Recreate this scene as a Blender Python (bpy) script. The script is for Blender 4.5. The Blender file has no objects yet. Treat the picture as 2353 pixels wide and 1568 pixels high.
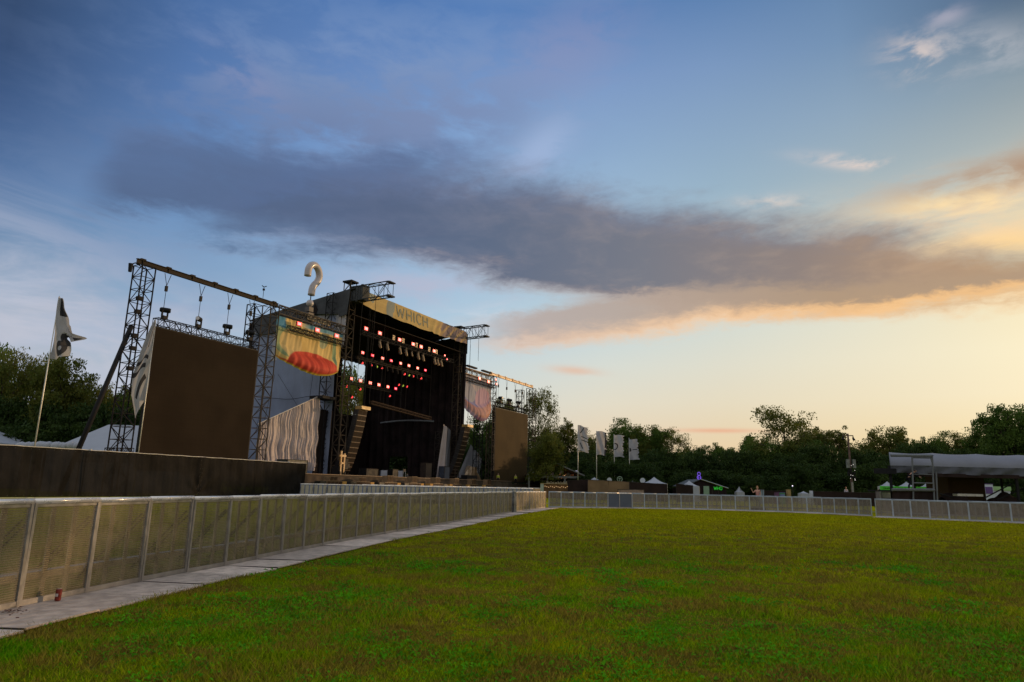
import bpy, math, random
import numpy as np
from mathutils import Vector
R = math.radians
sc = bpy.context.scene
COL = sc.collection

# ------------------------------------------------------------------ camera
EYE, PITCH, ROLL, LENS = 1.5, R(12.1), R(1.22), 23.99
cam_d = bpy.data.cameras.new('camera'); cam = bpy.data.objects.new('camera', cam_d); COL.objects.link(cam)
cam.rotation_mode = 'QUATERNION'
from mathutils import Matrix
cam.matrix_world = Matrix.Translation((0, 0, EYE)) @ Matrix.Rotation(math.pi/2 + PITCH, 4, 'X') @ Matrix.Rotation(ROLL, 4, 'Z')
cam_d.lens = LENS; cam_d.sensor_width = 36; cam_d.clip_end = 6000; cam_d.clip_start = 0.05
sc.camera = cam
sc.view_settings.view_transform = 'Standard'; sc.view_settings.look = 'None'
sc.view_settings.exposure = 0.3; sc.view_settings.gamma = 1

# survey of the photograph (2353 px wide): direction of a picture point and where it meets a distance or a height
FPX = 1568.0
def ray(px, py):
    x = (px-1176.5)/FPX; y = -(py-784.0)/FPX
    x, y = x*math.cos(ROLL)-y*math.sin(ROLL), x*math.sin(ROLL)+y*math.cos(ROLL)
    return Vector((x, math.cos(PITCH)-y*math.sin(PITCH), math.sin(PITCH)+y*math.cos(PITCH)))
def at(px, py, Y):
    d = ray(px, py); return d*(Y/d.y)+Vector((0, 0, EYE))
def unproj(az, el):
    d = Vector((math.sin(az)*math.cos(el), math.cos(az)*math.cos(el), math.sin(el)))
    fw = d.y*math.cos(PITCH)+d.z*math.sin(PITCH); up = -d.y*math.sin(PITCH)+d.z*math.cos(PITCH)
    x = d.x/fw; y = up/fw
    x, y = x*math.cos(ROLL)+y*math.sin(ROLL), -x*math.sin(ROLL)+y*math.cos(ROLL)
    return 1176.5+FPX*x, 784-FPX*y

def lin(c):
    return tuple(((v/255)/12.92 if v/255 <= .04045 else ((v/255+.055)/1.055)**2.4) for v in c)

# ------------------------------------------------------------------ node helper
class NT:
    def __init__(s, tree): s.t = tree; s.n = tree.nodes; s.l = tree.links
    def node(s, ty, **kw):
        n = s.n.new(ty)
        for k, v in kw.items(): setattr(n, k, v)
        return n
    def put(s, sock, v):
        if isinstance(v, bpy.types.NodeSocket): s.l.new(v, sock)
        elif v is not None:
            if sock.type == 'RGBA' and len(v) == 3: v = (*v, 1)
            sock.default_value = v
    def m(s, op, a, b=None, c=None, clamp=False):
        n = s.node('ShaderNodeMath', operation=op, use_clamp=clamp)
        s.put(n.inputs[0], a)
        if b is not None: s.put(n.inputs[1], b)
        if c is not None: s.put(n.inputs[2], c)
        return n.outputs[0]
    def vm(s, op, a, b=None):
        n = s.node('ShaderNodeVectorMath', operation=op); s.put(n.inputs[0], a)
        if b is not None:
            if op == 'SCALE': s.put(n.inputs[3], b)
            else: s.put(n.inputs[1], b)
        return n.outputs[0]
    def mix(s, f, a, b, blend='MIX'):
        n = s.node('ShaderNodeMix', data_type='RGBA', blend_type=blend)
        s.put(n.inputs[0], f); s.put(n.inputs[6], a); s.put(n.inputs[7], b); return n.outputs[2]
    def noise(s, vec, scale, detail=4, rough=.55, dist=0, out=0):
        n = s.node('ShaderNodeTexNoise'); s.put(n.inputs['Vector'], vec)
        n.inputs['Scale'].default_value = scale; n.inputs['Detail'].default_value = detail
        n.inputs['Roughness'].default_value = rough; n.inputs['Distortion'].default_value = dist
        return n.outputs[out]
    def sep(s, v):
        n = s.node('ShaderNodeSeparateXYZ'); s.put(n.inputs[0], v); return n.outputs
    def comb(s, x, y, z):
        n = s.node('ShaderNodeCombineXYZ')
        for i, v in enumerate((x, y, z)): s.put(n.inputs[i], v)
        return n.outputs[0]
    def mr(s, v, a, b, c=0., d=1., smooth=True):
        n = s.node('ShaderNodeMapRange', interpolation_type='SMOOTHSTEP' if smooth else 'LINEAR', clamp=True)
        s.put(n.inputs[0], v); s.put(n.inputs[1], a); s.put(n.inputs[2], b); s.put(n.inputs[3], c); s.put(n.inputs[4], d)
        return n.outputs[0]
    def ramp(s, v, stops):
        n = s.node('ShaderNodeValToRGB'); s.put(n.inputs[0], v); e = n.color_ramp.elements
        while len(e) < len(stops): e.new(.5)
        for i, (p_, c) in enumerate(stops): e[i].position = p_; e[i].color = (*c, 1) if len(c) == 3 else c
        return n.outputs[0]
    def curve(s, v, pts):
        n = s.node('ShaderNodeFloatCurve'); s.put(n.inputs[1], v); c = n.mapping.curves[0]
        n.mapping.extend = 'HORIZONTAL'
        while len(c.points) < len(pts): c.points.new(.5, .5)
        for i, (x, y) in enumerate(pts): c.points[i].location = (x, y); c.points[i].handle_type = 'AUTO'
        n.mapping.update(); return n.outputs[0]

# ------------------------------------------------------------------ sky and sun
SUN_AZ, SUN_EL = R(62), R(7.0)         # azimuth measured to the right of straight ahead
SKYX = [0, 470, 940, 1410, 1880, 2353]
SKYY = [0, 150, 300, 450, 600, 750, 900, 1050, 1130]
SKYC = [
 [(34,52,82),(66,100,150),(72,112,170),(82,120,172),(88,122,164),(64,90,118)],
 [(46,70,110),(76,110,164),(100,132,182),(114,142,188),(122,152,186),(126,146,160)],
 [(52,82,128),(88,122,172),(114,146,192),(132,162,198),(144,170,194),(168,178,178)],
 [(70,106,152),(102,138,184),(126,158,198),(150,178,204),(160,186,198),(222,208,182)],
 [(106,136,166),(112,148,184),(136,168,200),(162,190,208),(202,212,206),(252,230,180)],
 [(156,168,184),(140,166,194),(158,184,206),(192,208,212),(232,230,212),(255,242,204)],
 [(174,176,186),(166,180,196),(190,202,204),(222,218,202),(244,232,204),(255,241,206)],
 [(170,166,178),(184,180,180),(210,200,184),(236,208,174),(248,220,174),(254,231,180)],
 [(168,160,170),(182,174,174),(208,192,170),(236,198,160),(246,208,154),(252,220,158)]]
def skycol(az, el):
    if abs(az) > R(44): px, py = None, None
    x, y = unproj(max(-R(41), min(R(41), az)), min(el, R(38)))
    x = max(0, min(2352.9, x)); y = max(0, min(1129, y))
    i = max(k for k in range(5) if SKYX[k] <= x); j = max(k for k in range(8) if SKYY[k] <= y)
    fx = (x-SKYX[i])/(SKYX[i+1]-SKYX[i]); fy = (y-SKYY[j])/(SKYY[j+1]-SKYY[j])
    c = [lin(SKYC[j+b][i+a]) for b in (0, 1) for a in (0, 1)]
    q = max(0., min(1., (x-1000)/900)); q = 1-.20*q*q*(3-2*q)*min(1., y/500+.3)
    if y > 800: q *= 1-.08*min(1., (y-800)/200)
    return tuple(q*((c[0][k]*(1-fx)+c[1][k]*fx)*(1-fy)+(c[2][k]*(1-fx)+c[3][k]*fx)*fy) for k in range(3))
w = bpy.data.worlds.new('World'); sc.world = w; w.use_nodes = True
T = NT(w.node_tree); T.n.clear()
tc = T.node('ShaderNodeTexCoord').outputs['Generated']
dirv = T.vm('NORMALIZE', tc); dx, dy, dz = T.sep(dirv)
el = T.m('DEGREES', T.m('ARCSINE', dz)); az = T.m('DEGREES', T.m('ARCTAN2', dx, dy))
elp = T.m('MAXIMUM', el, 0.)
ELS = [0, 2, 4, 7, 10, 13, 16, 20, 24, 28, 33, 38]
def column(a):
    stops = [(e/90, skycol(R(a), R(e))) for e in ELS]
    if a > 41 or a < -41:
        pass
    stops.append((.55, (.24, .32, .42))); stops.append((1.0, (.62, .66, .68)))  # zenith above the view brightened as fill for the lawn
    return T.ramp(T.m('DIVIDE', elp, 90.), stops)
AZS = [-40, -28, -16, -4, 8, 18, 28, 40]
colr = column(AZS[0])
for a0, a1 in zip(AZS, AZS[1:]):
    colr = T.mix(T.mr(az, float(a0), float(a1), smooth=False), colr, column(a1))
# towards the sun, right of the picture, then round to the brightened eastern side behind the camera
sunward = T.ramp(T.m('DIVIDE', elp, 90.), [(0, lin((255, 214, 150))), (.08, lin((255, 236, 185))), (.17, lin((250, 225, 175))), (.3, lin((170, 175, 175))), (.5, lin((90, 120, 160))), (1, (.42, .46, .50))])
# the unseen half of the sky, brightened as fill light on the scene
east = T.ramp(T.m('DIVIDE', elp, 90.), [(0, (.42, .38, .38)), (.1, (.50, .46, .46)), (.3, (.52, .53, .56)), (.6, (.60, .62, .64)), (1, (.62, .66, .68))])
colr = T.mix(T.mr(az, 40., 58.), colr, sunward)
colr = T.mix(T.mr(az, 85., 135.), colr, east)
colr = T.mix(T.mr(az, -55., -42., 1., 0.), colr, east)
nish = T.node('ShaderNodeTexSky', sky_type='NISHITA', sun_disc=False, sun_elevation=SUN_EL, sun_rotation=SUN_AZ)
nish.air_density = 1.2; nish.dust_density = 1.5
NISH_K = 0.10
nsky = T.vm('SCALE', nish.outputs[0], NISH_K)
colr = T.mix(.10, colr, nsky)
# cloud texture laid out on a layer overhead
zz = T.m('ADD', T.m('MAXIMUM', dz, 0.), .10)
px_ = T.m('DIVIDE', dx, zz); py_ = T.m('DIVIDE', dy, zz)
cl = T.comb(px_, py_, 0.)
wav = T.noise(cl, .9, 5, .6)
fine = T.noise(T.comb(T.m('MULTIPLY', az, .05), T.m('MULTIPLY', el, .17), 3.1), 1.6, 7, .62, .6)
fine2 = T.noise(T.comb(T.m('MULTIPLY', az, .09), T.m('MULTIPLY', el, .22), 8.4), 2.2, 8, .6, .3)
soft = T.noise(T.comb(T.m('MULTIPLY', az, .035), T.m('MULTIPLY', el, .16), 1.7), 1.2, 3, .5, .4)
def cv(pts, lo=-60., hi=80.):
    """elevation (deg) as a curve of azimuth, from surveyed cloud edge points"""
    q = []
    for p_ in pts:
        d = ray(*p_).normalized(); q.append((math.degrees(math.atan2(d.x, d.y)), math.degrees(math.asin(d.z))))
    q.sort(); return T.m('MULTIPLY', T.curve(T.mr(az, lo, hi, smooth=False), [((x-lo)/(hi-lo), y/40) for x, y in q]), 40.)
def band(top, bot, st, sb, namp, namp2, a0=None, a1=None):
    t_ = cv(top); b_ = cv(bot)
    e1 = T.m('ADD', T.m('ADD', T.m('ADD', el, T.m('MULTIPLY', T.m('SUBTRACT', T.noise(T.comb(T.m('MULTIPLY', az, .25), T.m('MULTIPLY', el, .6), 5.5), 2.2, 6, .65, .5), .5), 1.8)), T.m('MULTIPLY', T.m('SUBTRACT', fine, .5), namp)), T.m('MULTIPLY', T.m('SUBTRACT', soft, .5), namp2))
    mt = T.mr(T.m('SUBTRACT', t_, e1), -st, st); mb = T.mr(T.m('SUBTRACT', e1, b_), -sb, sb)
    mk = T.m('MULTIPLY', mt, mb)
    if a0: mk = T.m('MULTIPLY', mk, T.mr(T.m('ADD', az, T.m('MULTIPLY', T.m('SUBTRACT', fine, .5), 8.)), a0[0], a0[1]))
    if a1: mk = T.m('MULTIPLY', mk, T.mr(T.m('ADD', az, T.m('MULTIPLY', T.m('SUBTRACT', fine, .5), 8.)), a1[0], a1[1], 1., 0.))
    rel = T.m('DIVIDE', T.m('SUBTRACT', e1, b_), T.m('MAXIMUM', T.m('SUBTRACT', t_, b_), .5))
    return mk, rel
def blob(px, py, sa, se, amt, nz=None, lo=.45, hi=.7, tilt=0.):
    d = ray(px, py).normalized(); a0 = math.degrees(math.atan2(d.x, d.y)); e0 = math.degrees(math.asin(d.z))
    u = T.m('SUBTRACT', az, a0); v = T.m('SUBTRACT', T.m('SUBTRACT', el, e0), T.m('MULTIPLY', u, tilt))
    r2 = T.m('ADD', T.m('POWER', T.m('ABSOLUTE', T.m('DIVIDE', u, sa)), 2.), T.m('POWER', T.m('ABSOLUTE', T.m('DIVIDE', v, se)), 2.))
    g = T.m('EXPONENT', T.m('MULTIPLY', r2, -1.))
    n_ = T.mr(nz if nz is not None else fine, lo, hi)
    return T.m('MULTIPLY', T.m('MULTIPLY', g, n_), amt, clamp=True)
def over(base, col, mk): return T.mix(mk, base, col)
# faint mauve veils in the upper left and centre
colr = over(colr, lin((120, 142, 178)), blob(850, 190, 16, 5, .6, fine2, .38, .66, .1))
colr = over(colr, lin((150, 135, 160)), blob(1310, 110, 6, 3.0, .22, fine2, .3, .6, .25))
colr = over(colr, lin((96, 112, 146)), blob(760, 330, 14, 4.2, .8, fine2, .30, .62, .05))
colr = over(colr, lin((112, 126, 160)), blob(1000, 270, 10, 3.2, .6, fine2, .3, .62, .12))
colr = over(colr, lin((90, 102, 132)), blob(600, 420, 10, 2.6, .6, fine2, .28, .6))
colr = over(colr, lin((150, 168, 200)), blob(1240, 350, 3.2, 2.2, .7, fine2, .35, .6, .5))
colr = over(colr, lin((150, 142, 168)), blob(570, 185, 3.5, 1.6, .2, fine2, .35, .6, -.3))
colr = over(colr, lin((120, 136, 168)), blob(230, 640, 12, 6, .5, fine, .35, .62, -.25))
colr = over(colr, lin((178, 182, 196)), blob(60, 700, 12, 5, .75, fine, .3, .62, -.3))
colr = over(colr, lin((186, 182, 190)), blob(330, 800, 14, 4, .5, fine2, .3, .65, -.1))
colr = over(colr, lin((170, 168, 186)), blob(950, 660, 8, 1.5, .7, fine2, .3, .65, 0))
colr = over(colr, lin((196, 200, 208)), blob(1120, 735, 6, 1.2, .6, fine2, .35, .65, .1))
colr = over(colr, lin((206, 190, 182)), blob(2115, 130, 2.2, 1.4, .8, fine2, .42, .62, -.2))
colr = over(colr, lin((190, 180, 190)), blob(2175, 38, 1.3, .5, .4, fine2, .3, .5))
colr = over(colr, lin((180, 180, 185)), blob(2280, 110, 3.5, 1.5, .5, fine2, .38, .6, -.3))
colr = over(colr, lin((238, 208, 190)), blob(1970, 375, 3.4, .5, .6, fine2, .38, .6, -.28))
colr = over(colr, lin((225, 205, 190)), blob(1775, 465, 2.6, .5, .6, fine2, .4, .65, -.1))
# the pale warm mass at the right edge
colr = over(colr, lin((228, 196, 158)), blob(2300, 500, 9, 2.6, .85, fine2, .32, .62, -.06))
colr = over(colr, lin((160, 132, 110)), blob(2330, 395, 8, 1.3, .9, fine2, .34, .6, .06))
colr = over(colr, lin((240, 212, 160)), blob(2240, 470, 5, .9, .9, fine, .35, .6, -.1))
colr = over(colr, lin((238, 198, 132)), blob(2345, 560, 10, 1.1, .7, fine, .3, .6, -.02))
# upper lobe on the left
mk, rel = band([(150,470),(250,330),(300,300),(420,300),(560,330),(700,360),(900,350),(1050,330),(1200,420),(1400,470)], [(150,480),(230,470),(300,470),(450,490),(700,520),(1000,560),(1400,560)], 1.5, 1.0, 6., 3., (-35., -31.), (-12., 0.))
colr = over(colr, T.mix(rel, lin((74, 90, 120)), lin((82, 102, 138))), T.m('MULTIPLY', mk, .85))
# main dark bank
mk, rel = band([(300,520),(430,490),(560,456),(650,424),(800,402),(1000,396),(1200,408),(1500,460),(1700,482),(1950,506),(2150,550),(2353,584)],
               [(300,530),(400,536),(560,556),(850,592),(1050,622),(1250,658),(1500,704),(1700,728),(1850,732),(2000,722),(2353,676)], 1.9, 1.2, 4.6, 2.2, (-29., -22.), None)
inner = T.ramp(T.mr(az, -26., 36., smooth=False), [(0, lin((76, 92, 122))), (.38, lin((80, 90, 112))), (.6, lin((104, 104, 114))), (.8, lin((126, 112, 108))), (1, lin((160, 130, 104)))])
under = T.mix(T.mr(az, -18., 34., smooth=False), lin((112, 116, 138)), lin((226, 176, 122)))
upper = T.mix(T.mr(az, -20., 34., smooth=False), lin((80, 98, 134)), lin((122, 118, 122)))
cc = T.mix(T.mr(T.m('ADD', rel, T.m('MULTIPLY', T.m('SUBTRACT', soft, .5), .5)), -.10, .20), under, inner)
cc = T.mix(T.mr(rel, .6, 1.05), cc, upper)
cc = T.mix(T.mr(fine2, .4, .75, 0., .25), cc, T.mix(T.mr(az, -20., 34.), lin((98, 110, 138)), lin((200, 168, 134))))
colr = over(colr, cc, T.m('MULTIPLY', mk, T.mr(az, -24., 0., .78, .93)))
# lower warm shelf
mk, rel = band([(1000,735),(1150,730),(1300,700),(1500,670),(1700,655),(2000,650),(2353,610)],
               [(1000,800),(1130,800),(1250,796),(1400,782),(1560,758),(1700,738),(1860,724),(2000,716),(2150,690),(2353,664)], .8, .8, 1.6, 1.0, (-6., 1.), None)
shelf = T.mix(T.mr(az, -4., 26., smooth=False), lin((168, 158, 156)), lin((164, 140, 116)))
shelf2 = T.mix(T.mr(az, -4., 30., smooth=False), lin((198, 174, 160)), lin((244, 192, 128)))
colr = over(colr, T.mix(T.mr(rel, .05, .55), shelf2, shelf), T.m('MULTIPLY', mk, .92))
colr = over(colr, lin((206, 176, 156)), blob(1320, 852, 2.0, .35, .9, fine2, .2, .45, -.08))
colr = over(colr, lin((214, 160, 130)), blob(1650, 990, 3.2, .18, .8, fine2, .2, .45, -.01))
# ground side of the world
colr = T.mix(T.mr(el, -2., 0., 1., 0.), colr, lin((70, 74, 50)))
w.cycles.sampling_method = 'MANUAL'; w.cycles.sample_map_resolution = 512
bg = T.node('ShaderNodeBackground'); T.put(bg.inputs[0], colr); bg.inputs[1].default_value = 1.0
wo = T.node('ShaderNodeOutputWorld'); T.l.new(bg.outputs[0], wo.inputs[0])
sun_d = bpy.data.lights.new('sun', 'SUN'); sun = bpy.data.objects.new('sun', sun_d); COL.objects.link(sun)
sun_d.energy = 2.0; sun_d.angle = R(0.5); sun_d.color = (1.0, .64, .33)
sv = Vector((math.sin(SUN_AZ)*math.cos(SUN_EL), math.cos(SUN_AZ)*math.cos(SUN_EL), math.sin(SUN_EL)))
sun.rotation_mode = 'QUATERNION'; sun.rotation_quaternion = sv.to_track_quat('Z', 'Y')

# ------------------------------------------------------------------ materials
MATS = {}
def mat(name, col, rough=.6, metal=0., var=.15, nscale=2., bump=0., bscale=20., emit=None, espow=0., alpha=None, trans=0., spec=None, coat=0., orand=0.):
    if name in MATS: return MATS[name]
    m = bpy.data.materials.new(name); m.use_nodes = True; t = NT(m.node_tree); t.n.clear()
    b = t.node('ShaderNodeBsdfPrincipled'); o = t.node('ShaderNodeOutputMaterial')
    tcn = t.node('ShaderNodeTexCoord'); vec = tcn.outputs['Object']
    c = tuple(col)
    if var > 0:
        nz = t.noise(vec, nscale, 5, .6)
        cc_ = t.mix(t.mr(nz, .3, .7), tuple(max(0, v*(1-var)) for v in c), tuple(min(1, v*(1+var)) for v in c))
        if orand: cc_ = t.vm('SCALE', cc_, t.mr(t.node('ShaderNodeObjectInfo').outputs['Random'], 0., 1., 1-orand, 1+orand*.7, False))
        t.put(b.inputs['Base Color'], cc_)
        t.put(b.inputs['Roughness'], t.mr(nz, .3, .7, max(.05, rough-.08), min(1, rough+.08)))
    else:
        t.put(b.inputs['Base Color'], c); b.inputs['Roughness'].default_value = rough
    b.inputs['Metallic'].default_value = metal
    if spec is None and rough >= .65: spec = .12
    if spec is not None: b.inputs['Specular IOR Level'].default_value = spec
    if coat: b.inputs['Coat Weight'].default_value = coat
    if bump > 0:
        bn = t.node('ShaderNodeBump'); bn.inputs['Strength'].default_value = bump; bn.inputs['Distance'].default_value = .05
        t.put(bn.inputs['Height'], t.noise(vec, bscale, 5, .6)); t.l.new(bn.outputs[0], b.inputs['Normal'])
    if emit: b.inputs['Emission Color'].default_value = (*emit, 1); b.inputs['Emission Strength'].default_value = espow
    sh = b.outputs[0]
    if trans > 0:
        tl = t.node('ShaderNodeBsdfTranslucent'); t.put(tl.inputs[0], c); ms = t.node('ShaderNodeMixShader'); ms.inputs[0].default_value = trans
        t.l.new(sh, ms.inputs[1]); t.l.new(tl.outputs[0], ms.inputs[2]); sh = ms.outputs[0]
    if alpha is not None:
        tr = t.node('ShaderNodeBsdfTransparent'); ms = t.node('ShaderNodeMixShader'); ms.inputs[0].default_value = alpha
        t.l.new(tr.outputs[0], ms.inputs[1]); t.l.new(sh, ms.inputs[2]); sh = ms.outputs[0]
    t.l.new(sh, o.inputs[0]); MATS[name] = m; return m
steel = mat('truss_steel', (.04, .034, .03), .7, 0, .2, spec=.1)
steel_dk = mat('dark_steel', (.016, .016, .018), .7, 0, .2, spec=.08)
steel_tan = mat('beam_steel', (.055, .044, .034), .7, 0, .2, 1., spec=.1)
black = mat('black_drape', (.013, .009, .009), .85, 0, .4, .6, .6, 3.)
black_eq = mat('black_equipment', (.012, .012, .013), .6, 0, .3, spec=.15)
alu = mat('aluminium', (.50, .50, .50), .35, .85, .12, 6.)
white_pipe = mat('rail_aluminium', (.85, .80, .76), .3, .35, .06, 4.)
grey_tarp = mat('grey_tarp', (.050, .054, .060), .7, 0, .25, .8, .5, 2.)
white_tarp = mat('white_tarp', (.36, .37, .40), .75, 0, .12, .5, .5, 1.5, trans=.15)
tent_white = mat('tent_white', (.40, .43, .50), .6, 0, .06, .5, .1, 4., trans=.2)
bark = mat('bark', (.07, .055, .045), .9, 0, .3, 4., .8, 20.)

# ------------------------------------------------------------------ mesh helpers
class MB:
    def __init__(s): s.v = []; s.f = []; s.uv = {}
    def box(s, c, sx, sy, sz, ax=None):
        c = Vector(c); X, Y, Z = ax if ax else (Vector((1, 0, 0)), Vector((0, 1, 0)), Vector((0, 0, 1)))
        n = len(s.v)
        for k in (-1, 1):
            for i, j in ((-1, -1), (1, -1), (1, 1), (-1, 1)):
                s.v.append(c + X*(i*sx/2) + Y*(j*sy/2) + Z*(k*sz/2))
        s.f += [(n, n+3, n+2, n+1), (n+4, n+5, n+6, n+7)] + [(n+i, n+(i+1) % 4, n+4+(i+1) % 4, n+4+i) for i in range(4)]
        return s
    def tube(s, a, b, r, r2=None, n=6, cap=True):
        a = Vector(a); b = Vector(b); r2 = r if r2 is None else r2; d = (b-a).normalized()
        x = d.orthogonal().normalized(); y = d.cross(x); k = len(s.v)
        for p_, rr in ((a, r), (b, r2)):
            for i in range(n):
                t_ = 2*math.pi*i/n; s.v.append(p_ + x*(math.cos(t_)*rr) + y*(math.sin(t_)*rr))
        s.f += [(k+i, k+(i+1) % n, k+n+(i+1) % n, k+n+i) for i in range(n)]
        if cap: s.f += [tuple(range(k+n-1, k-1, -1)), tuple(range(k+n, k+2*n))]
        return s
    def path(s, pts, rad, n=8, cap=True):
        pts = [Vector(p_) for p_ in pts]; k0 = len(s.v)
        ref = None
        for i, p_ in enumerate(pts):
            d = (pts[min(i+1, len(pts)-1)]-pts[max(i-1, 0)]).normalized()
            x = d.orthogonal().normalized() if ref is None else (ref - d*ref.dot(d)).normalized()
            ref = x; y = d.cross(x); r = rad[i] if isinstance(rad, (list, tuple)) else rad
            for j in range(n):
                t_ = 2*math.pi*j/n; s.v.append(p_ + x*(math.cos(t_)*r) + y*(math.sin(t_)*r))
        for i in range(len(pts)-1):
            a = k0+i*n; s.f += [(a+j, a+(j+1) % n, a+n+(j+1) % n, a+n+j) for j in range(n)]
        if cap: s.f += [tuple(range(k0+n-1, k0-1, -1)), tuple(range(len(s.v)-n, len(s.v)))]
        return s
    def grid(s, fn, nu, nv):
        k = len(s.v)
        for j in range(nv+1):
            for i in range(nu+1):
                s.uv[len(s.v)] = (i/nu, j/nv); s.v.append(Vector(fn(i/nu, j/nv)))
        for j in range(nv):
            for i in range(nu):
                a = k+j*(nu+1)+i; s.f.append((a, a+1, a+nu+2, a+nu+1))
        return s
    def poly(s, pts, thick=None):
        k = len(s.v); pts = [Vector(p_) for p_ in pts]; s.v += pts; s.f.append(tuple(range(k, k+len(pts))))
        if thick is not None:
            t_ = Vector(thick); n = len(pts); s.v += [p_+t_ for p_ in pts]
            s.f.append(tuple(range(k+2*n-1, k+n-1, -1))); s.f += [(k+(i+1) % n, k+i, k+n+i, k+n+(i+1) % n) for i in range(n)]
        return s
    def sphere(s, c, r, nu=12, nv=8, sc_=(1, 1, 1)):
        c = Vector(c)
        return s.grid(lambda u, v: c+Vector((r*sc_[0]*math.cos(2*math.pi*u)*math.sin(math.pi*v), r*sc_[1]*math.sin(2*math.pi*u)*math.sin(math.pi*v), -r*sc_[2]*math.cos(math.pi*v))), nu, nv)
    def build(s, name, m, parent=None, smooth=False, uv=False, solid=0):
        me = bpy.data.meshes.new(name); me.from_pydata([tuple(v) for v in s.v], [], s.f); me.update()
        if m: me.materials.append(m)
        if smooth: me.shade_smooth()
        if uv and s.uv:
            l = me.uv_layers.new(name='UVMap')
            for lp in me.loops: l.data[lp.index].uv = s.uv.get(lp.vertex_index, (0, 0))
        o = bpy.data.objects.new(name, me); COL.objects.link(o)
        if solid:
            md = o.modifiers.new('thickness', 'SOLIDIFY'); md.thickness = solid
        if parent: o.parent = parent
        return o
def tag(o, label=None, cat=None, group=None, kind=None):
    if label: o['label'] = label
    if cat: o['category'] = cat
    if group: o['group'] = group
    if kind: o['kind'] = kind
    return o
def thing(name, label, cat, loc=(0, 0, 0), rz=0, group=None):
    o = bpy.data.objects.new(name, None); COL.objects.link(o); o.location = loc; o.rotation_euler = (0, 0, rz)
    o.empty_display_size = .3
    return tag(o, label, cat, group)
def dup(root, loc, rz=None, label=None, scale=None, group=None):
    r = root.copy(); COL.objects.link(r); r.location = loc
    if rz is not None: r.rotation_euler = (0, 0, rz)
    if scale is not None: r.scale = scale if hasattr(scale, '__len__') else (scale,)*3
    if label: r['label'] = label
    if group: r['group'] = group
    for ch in list(root.children):
        c = ch.copy(); COL.objects.link(c); c.parent = r
        for g in ch.children:
            d = g.copy(); COL.objects.link(d); d.parent = c
    return r
ORD = ['first', 'second', 'third', 'fourth', 'fifth', 'sixth', 'seventh', 'eighth', 'ninth', 'tenth', 'eleventh', 'twelfth', 'thirteenth', 'fourteenth', 'fifteenth', 'sixteenth', 'seventeenth', 'eighteenth', 'nineteenth', 'twentieth']
TENS = {2: 'twenty', 3: 'thirty', 4: 'forty', 5: 'fifty', 6: 'sixty', 7: 'seventy', 8: 'eighty', 9: 'ninety', 10: 'hundred'}
def nth(i):
    i += 1
    if i <= 20: return ORD[i-1]
    t_, u_ = divmod(i, 10)
    return TENS[t_][:-1]+'ieth' if u_ == 0 else TENS[t_]+'-'+ORD[u_-1]
rng = random.Random(7)

# ------------------------------------------------------------------ ground and lawn
def lawn_mat(name, blades):
    m = bpy.data.materials.new(name); m.use_nodes = True; t = NT(m.node_tree); t.n.clear()
    b = t.node('ShaderNodeBsdfPrincipled'); o = t.node('ShaderNodeOutputMaterial')
    g = t.node('ShaderNodeTexCoord').outputs['Object']; x, y, z = t.sep(g); v = t.comb(x, y, 0.)
    big = t.noise(v, .22, 4, .6); mid = t.noise(v, 1.3, 5, .65, .5); sm = t.noise(v, 9., 4, .7)
    tiny = t.noise(v, 60., 2, .6)
    green = t.mix(t.mr(mid, .35, .65), (.072, .250, .002), (.175, .305, .003))
    green = t.mix(t.mr(big, .35, .6), green, (.26, .32, .003))
    straw = t.mix(t.mr(sm, .3, .7), (.17, .125, .030), (.23, .185, .025))
    s_ = t.m('ADD', t.m('MULTIPLY', mid, .55), t.m('MULTIPLY', sm, .45))
    green = t.mix(t.mr(y, 9., 30., 0., .62), green, (.42, .36, .001))      # golden low sun on the farther turf, put into the colour
    col = t.mix(t.m('MULTIPLY', t.mr(s_, .46, .54), t.mr(y, 20., 44., .95, .30)), green, straw)
    col = t.mix(t.mr(tiny, .3, .7, 0., .5), col, t.mix(.5, col, (.02, .03, .004)))
    if blades:
        ri = t.node('ShaderNodeNewGeometry').outputs['Random Per Island']; col = t.vm('SCALE', col, t.mr(ri, 0., 1., .55, 1.75, False))
        col = t.mix(t.m('MULTIPLY', t.m('GREATER_THAN', ri, .86), .6), col, (.27, .20, .025))
    if not blades: col = t.mix(t.mr(y, 14., 34., .5, .12), col, (.035, .035, .01))
    t.put(b.inputs['Base Color'], col); b.inputs['Roughness'].default_value = 1.
    b.inputs['Specular IOR Level'].default_value = 0.
    if not blades:
        bn = t.node('ShaderNodeBump'); bn.inputs['Strength'].default_value = .8; bn.inputs['Distance'].default_value = .05
        t.put(bn.inputs['Height'], t.noise(v, 14., 6, .7)); t.l.new(bn.outputs[0], b.inputs['Normal'])
        t.l.new(b.outputs[0], o.inputs[0])
    else:
        tl = t.node('ShaderNodeBsdfTranslucent'); t.put(tl.inputs[0], col); ms = t.node('ShaderNodeMixShader'); ms.inputs[0].default_value = .3
        t.l.new(b.outputs[0], ms.inputs[1]); t.l.new(tl.outputs[0], ms.inputs[2]); t.l.new(ms.outputs[0], o.inputs[0])
    return m
g = MB().grid(lambda u, v: (-1500+3000*u, -600+3600*v, 0), 4, 4).build('ground', lawn_mat('ground_turf', False))
tag(g, kind='structure')

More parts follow.
